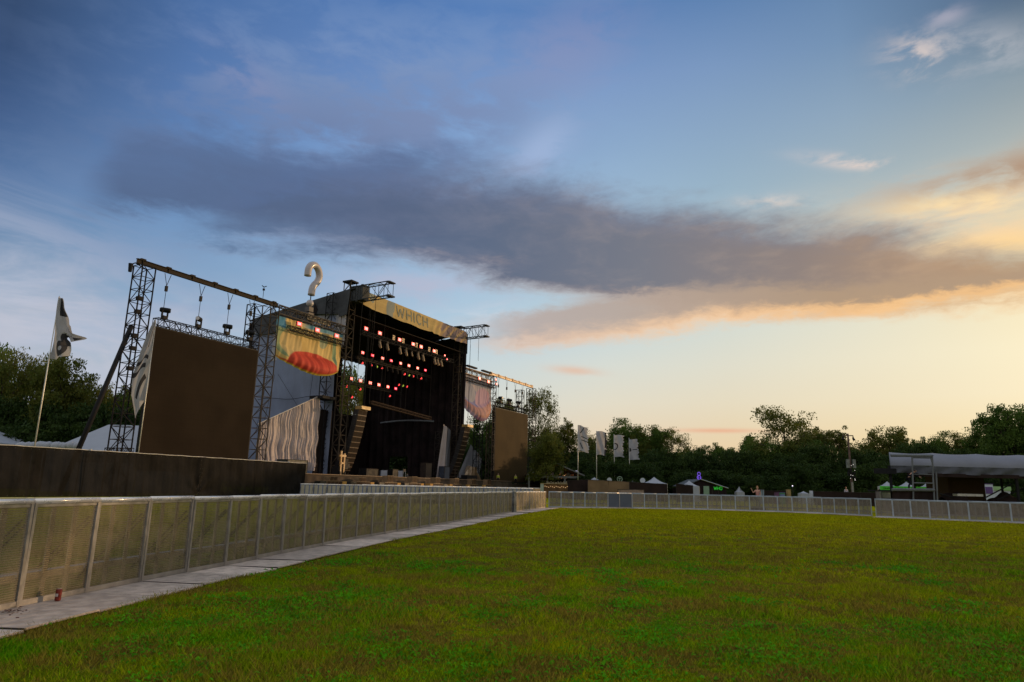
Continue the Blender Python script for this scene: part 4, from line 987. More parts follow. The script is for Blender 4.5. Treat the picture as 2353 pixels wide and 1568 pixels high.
drape_poly('flared_curtain', 'pale grey curtain flaring to a point right of the right speaker array', ((72.8, 9.3), (77.4, 6.8), (76.6, 3.2), (68.5, 3.0)), -6.0, white_tarp, 10)
drape_poly('crumpled_tarp', 'crumpled dark gold tarp at the foot of the right speaker array', ((60.4, 4.9), (62.8, 4.6), (64.6, 2.4), (58.6, 2.4)), 1.0, mat('gold_tarp', (.28, .20, .12), .4, .3, .4, 1., 1., 4.), 22, .35)

# subwoofers on the ground before the deck
subm = mat('sub_face', (.055, .032, .020), .7, 0, .4); rim = mat('sub_rim', (.20, .13, .07), .6, 0, .3); subk = mat('sub_black', (.012, .011, .011), .6, 0, .3); ply = mat('plywood', (.42, .24, .07), .7, 0, .15)
def make_sub():
    t = thing('subwoofer', 'x', 'subwoofer'); MB().box((0, 0, .45), .60, .8, .88).build('cabinet', rim, t)
    MB().box((0, -.41, .45), .53, .03, .80).build('grille', subm, t); return t
protos = make_sub(); used = [False]
def put_sub(u, w_, z, label, zs=1.):
    o = protos if not used[0] else dup(protos, (0, 0, 0)); used[0] = True
    o.location = S(u, w_, z); o.rotation_euler = (0, 0, RZ); o.scale = (1, 1, zs); o['label'] = label; o['group'] = 'brown subwoofers before the stage'
for ci, uc in enumerate((20.9, 25.9, 31.2, 36.4, 41.9, 46.9, 51.8, 56.6)):
    left = ci < 4
    for lay in (0, 1):
        for k in range(4): put_sub(uc+(k-1.5)*.62, 7, lay*.9, 'brown-grilled subwoofer, %s of four in the %s row of the %s cluster before the stage' % (nth(k), ('bottom', 'second')[lay], nth(ci)))
    for k in range(2): put_sub(uc+(k-.5)*.62-.2, 7, 1.8, 'brown-grilled subwoofer, %s one on top of the %s cluster' % (('left', 'right')[k], nth(ci)), .5 if ci < 2 else .9)
    pu = uc+1.65 if left else uc-1.65; bu = uc-1.85 if left else uc+1.85
    o = MB().box(S(pu, 7, .88), .68, .8, 1.76, AXS).build('plywood_box', ply); tag(o, 'bare plywood box at the end of the %s subwoofer cluster' % nth(ci), 'box', 'plywood boxes')
    o = MB().box(S(bu, 7, .88), 1.0, .8, 1.74, AXS).box(S(bu, 7.41, .88), .9, .02, 1.6, AXS).build('black_cabinet', subk); tag(o, 'black cabinet at the end of the %s subwoofer cluster' % nth(ci), 'speaker', 'black cabinets')

# odds and ends on the deck
def case(label, u_, w_, z_, su_, sw_, sz_, m):
    t = thing('road_case', label, 'case'); MB().box(S(u_, w_, z_+sz_/2), su_, sw_, sz_, AXS).build('box', m, t)
    e = MB()
    for a in (-1, 1):
        for b in (-1, 1): e.box(S(u_+a*su_/2, w_+b*sw_/2, z_+sz_/2), .05, .05, sz_+.02, AXS)
    for q in (0, 1): e.box(S(u_, w_+sw_/2+.012, z_+.04+q*(sz_-.08)), su_, .03, .06, AXS)
    e.build('edge_trim', steel, t); return t
case('dark green covered case behind the scrim fence, left of the silvery curtain foot', 19.5, 2.2, 2.5, 3.1, 1.6, 1.55, mat('case_green', (.03, .035, .03), .6, 0, .4))
case('stack of grey-blue crates at the foot of the narrow pale curtain', 52.6, 1.4, 2.5, 1.5, 1., 2.0, mat('crate_blue', (.04, .05, .075), .6, 0, .3))
case('brown open case near the right of the deck', 49.6, 0, 2.5, 1.6, 1., 2.4, mat('case_brown', (.04, .026, .018), .6, 0, .4))
case('small dark case on the deck left of the stage centre', 38.6, 2, 2.5, 1.2, .9, 1.1, black_eq)
case('low black case on the deck under the left speaker array', 33.4, 2.0, 2.5, 2.4, 1.2, 1.0, black_eq)
case('dark cases heaped under the right speaker array', 59.2, 2.0, 2.4, 3.0, 1.2, .9, black_eq)
fk = thing('forklift', 'small tan forklift mast standing on the deck beside the left roof mast', 'forklift'); ty = mat('fork_tan', (.42, .24, .08), .5, 0, .3)
MB().box(S(27.6, 2.2, 4.0), .18, .2, 3.0, AXS).box(S(28.2, 2.2, 4.0), .18, .2, 2.4, AXS).box(S(27.9, 2.2, 4.9), 1.1, .2, .25, AXS).box(S(27.9, 2.2, 4.0), .7, .2, .2, AXS).build('mast', ty, fk)
MB().box(S(27.9, 1.7, 3.1), 1.1, 1.0, 1.0, AXS).build('body', black_eq, fk); 
for q in (-.45, .45): MB().tube(S(27.9+q-.1, 2.1, 2.8), S(27.9+q+.1, 2.1, 2.8), .3, n=12).build('wheel', black_eq, fk)
rk = random.Random(4); dm = MB()
for k in range(16):
    u_ = 30.4+k*.18; dm.box(S(28.4+rk.random()*1.6-.6, .9+rk.random(), 2.6+rk.random()*1.4), .3+rk.random()*.5, .4, .4+rk.random()*.9, AXS)
tag(dm.build('cable_heap', black_eq), 'heap of black cables and gear at the foot of the left roof mast', 'cable heap')
t = thing('folding_chair', 'dark folding chair on the deck left of the stage centre', 'chair')
f_ = MB()
for a in (-.25, .25):
    for b_ in (-.2, .25): f_.tube(S(40.8+a, 2.6+b_, 2.5), S(40.8+a, 2.6+b_*.6, 3.0), .025, n=5)
    f_.tube(S(40.8+a, 2.4, 2.95), S(40.8+a, 2.3, 3.7), .025, n=5)
f_.build('frame', alu, t); MB().box(S(40.8, 2.6, 3.0), .55, .5, .05, AXS).build('seat', black_eq, t); MB().box(S(40.8, 2.33, 3.5), .55, .04, .35, AXS).build('backrest', black_eq, t)
# white box truck beyond the low opening
t = thing('box_truck', 'white truck seen through the low opening in the stage side drape', 'truck'); tb = at(899, 1087, 118); tr_m = mat('truck_white', (.62, .66, .74), .4, 0, .05); tr_b = mat('truck_blue', (.05, .09, .28), .5, 0, .2)
c0 = Vector((tb.x, tb.y, 0)); XX = (Vector((.96, .28, 0)), Vector((-.28, .96, 0)), Z)
MB().box(c0+Z*2.55, 3.6, 2.2, 2.6, XX).build('cargo_box', tr_m, t); MB().box(c0+XX[0]*-2.4+Z*1.9, 1.2, 2.0, 1.7, XX).build('cab', tr_m, t)
MB().box(c0+XX[0]*-.7-XX[1]*1.11+Z*2.5, 1.0, .02, .7, XX).box(c0+XX[0]*.8-XX[1]*1.11+Z*2.5, 1.3, .02, .7, XX).build('window', tr_b, t)
for q in (-2.0, 1.2): MB().tube(c0+XX[0]*q-XX[1]*1.1+Z*.5, c0+XX[0]*q+XX[1]*1.1+Z*.5, .5, n=14).build('wheel', black_eq, t)
MB().box(c0+Z*.85, 5.2, 1.9, .4, XX).build('chassis', steel_dk, t)

# tents and screens left of the stage
def gable_tent(label, A, B, half, zr, ze, m=tent_white, name='marquee_tent', wall=2.):
    """ridge from A to B, half width, ridge and eave heights"""
    t = thing(name, label, 'tent'); A = Vector((*A, 0)); B = Vector((*B, 0)); d = (B-A).normalized(); n_ = Vector((-d.y, d.x, 0))
    f = MB()
    for s_ in (-1, 1):
        f.grid(lambda u, v: tuple(A.lerp(B, u)+n_*(s_*half*v)+Z*(zr+(ze-zr)*v-.25*math.sin(math.pi*v)*.6)), 8, 6)
    f.poly([A+Z*zr, A+n_*half+Z*ze, A-n_*half+Z*ze]); f.poly([B+Z*zr, B-n_*half+Z*ze, B+n_*half+Z*ze]); f.build('roof', m, t)
    w_ = MB(); cs = [A+n_*half, B+n_*half, B-n_*half, A-n_*half]
    for a, b in zip(cs, cs[1:]+cs[:1]): w_.poly([a, b, b+Z*ze, a+Z*ze])
    w_.build('wall', m, t); p_ = MB()
    for c_ in cs: p_.tube(c_*1.0, c_+Z*ze, .06, n=6)
    p_.build('pole', alu, t); return t
def hip_tent(label, cx_, cy_, hw, hd, zr, ze, name='marquee_tent', rid=.35, m=tent_white, wall=True, rz=0., cat='tent'):
    t = thing(name, label, cat, (cx_, cy_, 0), rz); rl = hw*rid
    f = MB(); P = [(-hw, -hd, ze), (hw, -hd, ze), (hw, hd, ze), (-hw, hd, ze), (-rl, 0, zr), (rl, 0, zr)]
    P = [Vector(p_) for p_ in P]
    f.poly([P[0], P[1], P[5], P[4]]); f.poly([P[1], P[2], P[5]]); f.poly([P[2], P[3], P[4], P[5]]); f.poly([P[3], P[0], P[4]]); f.build('roof', m, t)
    v_ = MB(); cs = P[:4]
    for a, b in zip(cs, cs[1:]+cs[:1]): v_.poly([a*1.0, b*1.0, b-Z*(ze if wall else .35), a-Z*(ze if wall else .35)])
    v_.build('wall' if wall else 'valance', m, t); p_ = MB()
    for c_ in cs: p_.tube((c_.x*.99, c_.y*.99, 0), (c_.x*.99, c_.y*.99, ze), .05, n=6)
    p_.build('pole', alu, t); return t
hip_tent('large white marquee with hipped roof behind the far left tower', -45.0, 85, 8.0, 6, 8.0, 4.5, rid=.55, rz=R(8))
hip_tent('white tent cut by the left edge of the photograph', -71.5, 90, 7.5, 5, 8.0, 5.6, rid=.3)
b = MB(); rk = random.Random(9)
for k in range(26): p_ = at(45+k*5.2, 1024, 70); b.sphere((p_.x, p_.y, p_.z-.1+rk.random()*.12), .3+.2*rk.random(), 8, 5)
for k in range(5): p_ = at(50+k*26, 1030, 70); b.tube((p_.x, p_.y, 0), (p_.x, p_.y, p_.z-.1), .05)
tag(b.build('covered_row', tent_white, None, True), 'low row of white covered equipment between the two white tents', 'covers')

# feather flags on poles
def flag_art(shapes):
    def f(t, x, y, nz, uv):
        c_ = t.mix(t.mr(nz, .3, .7), (.36, .36, .38), (.44, .44, .46))
        for s_ in shapes:
            if s_[0] == 'bar':      # centre, half length, half width, angle
                _, cx_, cy_, hl, hw, a = s_; dx_ = t.m('SUBTRACT', x, cx_); dy_ = t.m('MULTIPLY', t.m('SUBTRACT', y, cy_), 2.2)
                p_ = t.m('ABSOLUTE', t.m('ADD', t.m('MULTIPLY', dx_, math.cos(a)), t.m('MULTIPLY', dy_, math.sin(a)))); q_ = t.m('ABSOLUTE', t.m('SUBTRACT', t.m('MULTIPLY', dy_, math.cos(a)), t.m('MULTIPLY', dx_, math.sin(a))))
                k_ = t.m('MULTIPLY', t.m('LESS_THAN', p_, hl), t.m('LESS_THAN', q_, hw))
            else:                   # ring: centre, outer, inner
                _, cx_, cy_, ro, ri = s_; dx_ = t.m('SUBTRACT', x, cx_); dy_ = t.m('MULTIPLY', t.m('SUBTRACT', y, cy_), 2.2)
                r_ = t.m('SQRT', t.m('ADD', t.m('MULTIPLY', dx_, dx_), t.m('MULTIPLY', dy_, dy_))); k_ = t.m('MULTIPLY', t.m('LESS_THAN', r_, ro), t.m('GREATER_THAN', r_, ri))
            c_ = t.mix(k_, c_, (.03, .03, .035))
        return c_
    return f
def flag(label, P, H_, fh, fw, dirx, shape_fn, art, group, pr=.06):
    t = thing('flag', label, 'flag', (P.x, P.y, 0), 0, group)
    MB().path([(0, 0, 0), (0, 0, H_*.5), (0, 0, H_)], [pr, pr*.8, pr*.5], 8).build('pole', mat('flag_pole', (.50, .50, .46), .4, .4, .1), t, True)
    d = Vector(dirx).normalized(); n_ = Vector((-d.y, d.x, 0))
    def f(u, v):
        o_, z_, fl = shape_fn(u, v); return tuple(d*(o_*fw)+n_*(fl*fw)+Z*(H_-.1-fh*(1-v)+z_*fh))
    MB().grid(f, 40, 60).build('cloth', art_mat('flag_print', flag_art(art), trans=.35), t, True, True); return t
def hang(u, v):     # limp torn flag gathered to a point at the top, furled, a loose corner flying
    wdt = .16+.62*math.sin(min(1, (1-v)*1.25)*math.pi*.55)
    tail = .75*math.exp(-((v-.47)/.05)**2)*u**3; notch = -.22*math.exp(-((v-.36)/.05)**2)*u
    return (wdt*u*1.0+tail+notch*u+.03*math.sin(v*21)*u, -.02*u+.08*u*u*(v < .2)+(-.10*u**2 if tail > .1 else 0), .18*math.sin(u*7+v*5)*(1-v*.6))
p1 = at(80, 1022, 52)
flag('ragged white and black flag hanging limp on a leaning pole at the far left', p1, 15.5, 4.9, 1.7, (1, .15, 0), hang, [('bar', .62, .86, .35, .30, 1.57), ('bar', .80, .30, .30, .22, 1.8), ('ring', .55, .16, .30, .10)], 'tall flags')
def hang2(u, v):
    wdt = (.25+.75*math.sin(min(1, (1-v)*1.35)*math.pi*.5))*(1-.55*max(0, .25-v)/.25)
    return (-wdt*u-.12*math.exp(-((v-.45)/.12)**2)*u, -.18*u*(1-v)+.05*math.sin(u*5), .2*math.sin(u*6+v*6)*(1-v*.5))
p2_ = at(318, 1040, 61)
flag('white flag with dark bars hanging beside the left edge of the big video screen', p2_, 15.7, 7.2, 1.35, (1, .1, 0), hang2, [('bar', .55, .55, .42, .05, .15), ('bar', .62, .44, .40, .06, .1), ('bar', .3, .80, .34, .06, 1.6), ('bar', .45, .22, .30, .07, -.6)], 'tall flags', .05)
def sqn(k): return lambda u, v: (u*(.96+.08*math.sin(k*2+v*2.5))+(.05*math.sin(v*(36+k*5))+.05*math.sin(v*17+k))*(u > .9), -.05*u-.03*math.sin(u*4+k), (.10+.05*math.sin(k*3))*math.sin(u*(5+k)+v*(3+k)+k*2))
F4 = [((1328, 1100), 114, 977, 57, 24, [('bar', .45, .82, .36, .045, .95), ('bar', .62, .56, .28, .045, 0), ('bar', .62, .43, .28, .045, 0), ('bar', .32, .20, .26, .06, -1.1)], 'first', 'slashes and two short bars'),
      ((1371, 1100), 118, 990, 53, 22, [('bar', .93, .8, .10, 1., 0), ('bar', .93, .12, .10, .35, 0)], 'second', 'a black right edge'),
      ((1412, 1105), 122, 998, 49, 23.5, [('ring', .08, .48, .36, .25)], 'third', 'a black half ring'),
      ((1447, 1107), 126, 1007, 46, 21.5, [('ring', .0, .48, .22, 0.), ('bar', .62, .49, .26, .045, 0)], 'fourth', 'a half dot and a dash')]
for pp, Y, H_, fh, fw, art, o_, what in F4:
    flag('white flag with %s, %s of the four beyond the stage' % (what, o_), at(*pp, Y), at(pp[0]+3, H_, Y).z, fh/FPX*Y, fw/FPX*Y, (1, .15*math.sin(Y), 0), sqn(int(Y) % 5), art, 'row of four flags beyond the stage', .08)
# ------------------------------------------------------------------ beyond the stage on the right
def zat(px, py, Y): return at(px, py, Y).z
def quad_box(name, label, cat, px0, px1, Y, py_top, m, depth=.06, z0=0., group=None, Y1=None, posts=False):
    A = at(px0, py_top[0] if isinstance(py_top, tuple) else py_top, Y); B = at(px1, py_top[1] if isinstance(py_top, tuple) else py_top, Y1 or Y)
    t = thing(name, label, cat, group=group); L = Vector((B.x-A.x, B.y-A.y, 0)); n_ = Vector((-L.y, L.x, 0)).normalized()*depth
    k = max(3, int(L.length/1.2)); g_ = MB().grid(lambda u, v: (A.x+L.x*u+n_.x*math.sin(u*L.length*2.2+v), A.y+L.y*u+n_.y*math.sin(u*L.length*2.2+v), z0+(A.z+(B.z-A.z)*u-z0)*v-(.04 if v > .9 else 0)*abs(math.sin(u*L.length*1.3))), k*4, 5)
    g_.build('fabric', m, t, True); p_ = MB()
    for q in range(k+1): 
        c_ = A+(B-A)*(q/k); p_.tube((c_.x, c_.y+.08, 0), (c_.x, c_.y+.08, c_.z+.05), .04, n=6)
    p_.build('post', steel, t); MB().tube(A, B, .03, n=5).build('top_rail', steel, t); return t
tan_scrim = mat('tan_scrim', (.17, .115, .065), .85, 0, .2, .6, .4, 2.); dk_scrim = mat('dark_scrim', (.022, .014, .013), .85, 0, .3, .6, .4, 2.)
quad_box('scrim_fence', 'dark scrim fence right of the open pavilion', 'fence', 1305, 1350, 100, (1104, 1103), dk_scrim)
quad_box('scrim_fence', 'tan scrim fence panelled beneath the four flags', 'fence', 1351, 1446, 99, (1102.5, 1107.5), tan_scrim)
quad_box('scrim_fence', 'dark scrim fence ending at the larger peaked tent', 'fence', 1447, 1533, 98, (1108, 1113), dk_scrim)
quad_box('scrim_fence', 'short dark scrim fence left of the small white tent', 'fence', 1554, 1592, 98, (1112, 1116), dk_scrim)
quad_box('scrim_fence', 'dark scrim fence beyond the waving person', 'fence', 1756, 1808, 100, (1128, 1128.5), dk_scrim)
quad_box('scrim_fence', 'long black scrim fence running toward the canopy riser', 'fence', 1871, 2020, 95, (1129.5, 1133), dk_scrim)
quad_box('cloth_sheet', 'blue-grey cloth hanging at the left end of the fence beyond the waving person', 'cloth', 1744, 1755.5, 96, 1125, mat('blue_cloth', (.20, .26, .34), .8, 0, .1))
quad_box('low_fence', 'low pale rail fence left of the tan fence', 'fence', 1434-14, 1480, 88, (1125.2, 1125.8), mat('low_pale', (.24, .18, .15), .8, 0, .2))
# pavilion
Y = 124; pk = at(1277, 1067, Y); er = at(1342, 1095, Y); hw = er.x-pk.x
t = thing('pavilion', 'open timber pavilion with hanging lanterns and string lights right of the stage', 'pavilion', (pk.x, Y, 0))
wood = mat('pavilion_wood', (.19, .085, .040), .7, 0, .3, .8); rf = mat('pavilion_roof', (.15, .16, .16), .6, 0, .2); dkw = mat('pavilion_dark', (.028, .018, .016), .8, 0, .3)
rb_ = MB()
for s_ in (-1, 1):
    rb_.poly([(0, -1, pk.z), (s_*hw, -1, er.z), (s_*hw, 16, er.z), (0, 16, pk.z)], (0, 0, .22))
rb_.build('roof', rf, t)
u_ = MB()
for s_ in (-1, 1): u_.poly([(0, -.8, pk.z-.05), (s_*hw*.97, -.8, er.z-.02), (s_*hw*.97, 15.8, er.z-.02), (0, 15.8, pk.z-.05)])
for k in range(9):
    for s_ in (-1, 1): u_.tube((0, k*1.9, pk.z-.2), (s_*hw*.96, k*1.9, er.z-.15), .12, n=4)
u_.build('rafters', wood, t)
for y_ in (-.6, 8): MB().box((0, y_, er.z-.2), hw*2, .25, .35).build('tie_beam', rf, t)
for k in range(4):
    for yy in (-.6, 15): MB().box((-hw*.94+hw*1.88*k/3, yy, er.z/2), .3, .3, er.z).build('column', rf, t)
MB().box((0, 15.9, er.z/2), hw*1.9, .1, er.z).build('rear_wall', dkw, t)
warm = mat('bulb', (.9, .6, .3), .4, 0, 0, emit=(1., .62, .30), espow=.9); lan = mat('lantern', (.45, .42, .52), .6, 0, 0)
for k in range(7):
    x_ = rng.uniform(-.9, .9); MB().sphere((x_*hw, rng.uniform(-.5, 10), pk.z-abs(x_)*(pk.z-er.z)-.5-rng.random()*.6), .09, 6, 4).build('bulb', warm, t)
for k in range(6):
    MB().sphere((-hw*.7+hw*1.5*k/5, 1.2+k % 3, er.z+.35+.35*(k % 2)), .42, 10, 8).build('lantern', lan, t, True)
bo = MB()
for k in range(26): bo.sphere((.2+rng.random()*3.2, rng.uniform(0, 6), pk.z-1.6-rng.random()*.8), .07, 5, 3)
bo.build('string_lights', mat('bulb_orange', (.8, .4, .2), .5, 0, 0, emit=(1., .35, .14), espow=.3), t)
# bar counter with lights
A = at(1243, 1112, 108); B = at(1306, 1113, 108)
t = thing('bar_counter', 'long bar counter with brown skirt and a row of tiny lights before the pavilion', 'counter', (A.x, 108, 0)); L = B.x-A.x
MB().box((L/2, 0, A.z/2), L, .8, A.z).build('skirt', mat('bar_skirt', (.13, .075, .035), .8, 0, .4, 1.), t); MB().box((L/2, -.05, A.z+.03), L+.2, 1., .07).build('top', mat('bar_top', (.40, .30, .14), .5, 0, .2), t)
MB().box((.15, -.45, A.z/2), .5, .1, A.z).build('end_panel', mat('bar_end', (.30, .36, .30), .6, 0, .1), t); l_ = MB()
for k in range(13): l_.sphere((.6+(L-.8)*k/12, -.55, A.z-.35-.08*(k % 3)), .05, 5, 3)
l_.build('lights', warm, t)
bt = MB()
for k in range(15): bt.tube((.9+(L-1.2)*k/14+rng.random()*.1, 0, A.z+.06), (.9+(L-1.2)*k/14, 0, A.z+.25+.25*rng.random()), .06, n=6)
bt.build('bottles', mat('bottles', (.30, .26, .16), .3, 0, .3, 4.), t)
# peaked tents
def peak(label, px, py, w_px, py_e, Y, wall=True, m=tent_white, name='peaked_tent'):
    P = at(px, py, Y); E = at(px, py_e, Y); hw_ = w_px/2/FPX*Y
    t = thing(name, label, 'tent', (P.x, Y+hw_, 0), 0, 'small white tents'); ze = E.z; zp = P.z
    def f(u, v): 
        a = 2*math.pi*u+math.pi/4; k = 1/max(abs(math.cos(a)), abs(math.sin(a))); s_ = 1-v
        return (hw_*math.cos(a)*k*s_, hw_*math.sin(a)*k*s_, ze+(zp-ze)*(v**1.7 if v < 1 else 1))
    MB().grid(f, 32, 10).build('roof', m, t); w_ = MB()
    cs = [(-hw_, -hw_), (hw_, -hw_), (hw_, hw_), (-hw_, hw_)]
    for a, b in zip(cs, cs[1:]+cs[:1]): w_.poly([(*a, ze), (*b, ze), (*b, 0 if wall else ze-.35), (*a, 0 if wall else ze-.35)])
    w_.build('wall' if wall else 'valance', m, t); p_ = MB()
    for c_ in cs: p_.tube((*c_, 0), (*c_, ze), .04, n=6)
    p_.build('pole', alu, t); return t
peak('low white tent roof behind the tan fence under the first flag', 1368, 1097, 34, 1105, 118)
peak('tiny white tent top behind the dark fence right of the round sign', 1456, 1103.5, 17, 1109, 120)
peak('largest white peaked tent standing behind the dark fence', 1508, 1096, 49, 1111, 110)
peak('small white tent with white side walls beside the dark gabled tent', 1588, 1104, 36, 1117, 104)
peak('small pale tent left of the waving person', 1701, 1118, 17, 1131, 120)
peak('small low white tent right of the tan box', 1850, 1129, 18, 1134, 105)
peak('white tent peak above the left end of the green signs', 2046, 1106.5, 29, 1118, 85, False)
peak('white tent peak above the middle of the green signs', 2091, 1107, 31, 1119, 86, False)
peak('white tent peak beside the inner leg of the canopy frame', 2139, 1106, 24, 1119, 87, False)
# round dishes and ring sign
def disc(label, px, py, r_px, Y, m):
    P = at(px, py, Y); t = thing('round_sign', label, 'sign', (P.x, P.y, 0), group='round white discs'); r_ = r_px/FPX*Y
    MB().tube((0, 0, P.z), (0, .08, P.z), r_, n=24).build('disc', m, t); MB().tube((0, .1, 0), (0, .1, P.z), .05, n=6).build('pole', steel, t)
dm_ = mat('disc_white', (.42, .46, .52), .5, 0, .05)
disc('round pale disc behind the tan fence, between the second and third flag poles', 1400.5, 1103.5, 5.4, 112, dm_); disc('round pale disc left of the largest peaked tent', 1476.7, 1104.5, 5.8, 112, dm_)
P = at(1424, 1101.5, 112); t = thing('ring_sign', 'round green ring sign with a palm shape behind the tan fence', 'sign', (P.x, P.y, 0)); r_ = .40; gm = mat('ring_green', (.24, .34, .26), .5, 0, .1)
MB().path([(r_*math.cos(a/24*6.2832), 0, P.z+r_*math.sin(a/24*6.2832)) for a in range(25)], .055, 6).build('ring', gm, t)
pm = MB(); pm.tube((0, 0, P.z-r_), (0, 0, P.z+.05), .04, n=5)
for a in (-70, -35, 35, 70, 0): pm.tube((0, 0, P.z+.02), (.26*math.sin(R(a)), 0, P.z+.02+.2*math.cos(R(a))), .035, n=4)
pm.build('palm', gm, t); MB().tube((0, .05, 0), (0, .05, P.z-r_), .05, n=6).build('pole', steel, t)
# dark gabled tent lettered WHO
Y = 112; a_ = at(1572, 1119, Y); b_ = at(1608.6, 1103.5, Y); c_ = at(1669, 1123.5, Y); ze = c_.z
t = thing('gabled_tent', 'dark open-fronted gabled tent with green letters WHO', 'tent', (b_.x, Y, 0)); dw = mat('who_dark', (.020, .012, .014), .8, 0, .3)
MB().poly([(a_.x-b_.x, 0, ze), (c_.x-b_.x, 0, ze), (0, 0, b_.z)], (0, .1, 0)).build('gable', dw, t)
r_ = MB(); r_.poly([(0, -.3, b_.z+.05), (c_.x-b_.x+.2, -.3, ze), (c_.x-b_.x+.2, 8, ze), (0, 8, b_.z+.05)], (0, 0, .12)); r_.poly([(0, -.3, b_.z+.05), (a_.x-b_.x, -.3, ze+.2), (a_.x-b_.x, 8, ze+.2), (0, 8, b_.z+.05)], (0, 0, .12)); r_.build('roof', mat('who_roof', (.05, .055, .06), .6, 0, .1), t)
MB().tube((0, -.45, b_.z+.12), (c_.x-b_.x+.2, -.45, ze+.08), .07, n=6).build('eave_rail', alu, t)
MB().box(((c_.x+a_.x)/2-b_.x, 7.9, ze/2), c_.x-a_.x, .1, ze).build('rear_wall', dw, t); MB().box(((c_.x+a_.x)/2-b_.x, .05, ze-.5), c_.x-a_.x, .08, 1.).build('header', dw, t)
for q in (.2, .45, .7, .98): MB().box((q*(c_.x-b_.x), 0, ze/2), .09, .1, ze).build('post', steel, t)
gl = mat('green_letters', (.02, .4, .03), .5, 0, 0, emit=(.05, .8, .06), espow=.22); x0 = at(1640, 1122, Y).x-b_.x; zl = at(1648, 1126, Y).z
for ch, wd in (('W', .42), ('H', .30), ('O', .32)):
    mb = MB()
    for pl in STK[ch]:
        for (a, b) in zip(pl, pl[1:]): mb.tube((x0+a[0]*wd, -.12, zl+a[1]*.5), (x0+b[0]*wd, -.12, zl+b[1]*.5), .05, n=5)
    mb.build('letter', gl, t); x0 += wd+.13
MB().box((.9, -.2, 1.4), .9, .1, 1.9).build('banner_panel', mat('pale_green', (.20, .30, .22), .7, 0, .1), t)
P = at(1606.5, 1103, Y); nm = mat('neon_violet', (.2, .1, .6), .4, 0, 0, emit=(.22, .10, 1.), espow=.45)
t = thing('neon_sign', 'small violet neon figure on top of the dark gabled tent', 'neon sign', (P.x, Y, P.z))
n_ = MB(); n_.path([(.22*math.cos(a/16*6.2832), 0, .95+.26*math.sin(a/16*6.2832)) for a in range(17)], .045, 6); n_.path([(.30*math.cos(a/16*6.2832), 0, .38+.30*math.sin(a/16*6.2832)) for a in range(17)], .05, 6)
n_.tube((.1, 0, .4), (.42, 0, .02), .045, n=6); n_.tube((-.12, 0, .55), (-.12, 0, .2), .045, n=6); n_.build('tube', nm, t); MB().tube((0, .03, 0), (0, .03, 1.), .02, n=5).build('stand', steel, t)
# small booths and boxes seen over the far barricades
def booth(label, px0, px1, pt, Y, m, m2=None, name='booth', cat='booth'):
    A = at(px0, pt, Y); B = at(px1, pt, Y); t = thing(name, label, cat, ((A.x+B.x)/2, Y, 0)); w_ = B.x-A.x
    MB().box((0, w_/2, A.z/2), w_, w_, A.z).build('body', m, t); MB().box((0, w_/2, A.z+.03), w_*1.08, w_*1.08, .06).build('lid', m2 or m, t); MB().box((0, -.02, A.z*.78), w_*.8, .04, A.z*.25).build('panel', m2 or m, t)
booth('pink and violet booth beyond the far barricades', 1782, 1790.5, 1133, 96, mat('booth_pink', (.12, .06, .12), .7, 0, .2))
booth('bright green booth beyond the far barricades', 1791, 1803.5, 1133, 97, mat('booth_green', (.04, .22, .05), .6, 0, .2), mat('booth_blue', (.12, .16, .32), .6, 0, .1))
booth('tan upright box beside the dark fence', 1809, 1817, 1126, 97, mat('box_tan', (.30, .22, .10), .8, 0, .2), name='upright_box', cat='box')
booth('white narrow dispenser left of the long black fence', 1862, 1868, 1129, 96, mat('disp_white', (.50, .54, .64), .5, 0, .1), name='dispenser', cat='dispenser')
# hay-coloured mound strip
P = at(1702, 1128, 150); tag(MB().grid(lambda u, v: (P.x-7+14*u, P.y-1+4*v, max(.0, 1.9*math.sin(math.pi*u)**.4*math.sin(math.pi*v))), 24, 8).build('dirt_mound', mat('dry_earth', (.26, .17, .06), .9, 0, .3), None, True), 'tan mound of earth seen between the dark gabled tent and the waving person', 'mound')
# utility pole with loudspeakers
top = at(1948, 997, 110); base = at(1958.5, 1128, 110); t = thing('utility_pole', 'tall timber utility pole with crossarm lamps and speaker boxes', 'pole', (top.x, 110, 0))
MB().tube((0, 0, 0), (0, 0, top.z), .20, .13, 10).build('pole', mat('pole_wood', (.12, .08, .07), .85, 0, .3), t); zc = top.z-.3
MB().box((0, 0, zc), 1.7, .12, .14).build('crossarm', mat('pole_wood', (.12, .08, .07)), t)
for s_ in (-1, 1): MB().path([(s_*.8, 0, zc-.05), (s_*.8, 0, zc-.45), (s_*.8+s_*.05, -.2, zc-.7)], [.05, .16, .20], 8).build('floodlight', steel_dk, t)
zb = at(1954, 1066, 110).z
for s_ in (-1, 1): MB().box((s_*.48, -.25, zb), .42, .4, 1.35).build('speaker_box', mat('pole_box', (.14, .15, .14), .5, 0, .3), t)
z2 = at(1954, 1088, 110).z; cb_ = MB()
for k in range(14): cb_.box((rng.uniform(-.45, .45), -.2+rng.uniform(-.1, .1), z2+rng.uniform(-.8, .6)), .3, .3, .35)
cb_.build('equipment', black_eq, t); bb = MB()
for k in range(9): bb.sphere((rng.uniform(-.5, .5), -.5, z2+rng.uniform(-1.6, 1.7)), .05, 5, 3)
bb.build('bulb', mat('bulb_pale', (.8, .75, .7), .5, 0, 0, emit=(1, .9, .85), espow=.7), t)
MB().tube((-.02, -.2, .3), (-.02, -.2, 3.4), .16, n=8).build('sleeve', mat('pole_sleeve', (.20, .20, .19), .7, 0, .2), t)
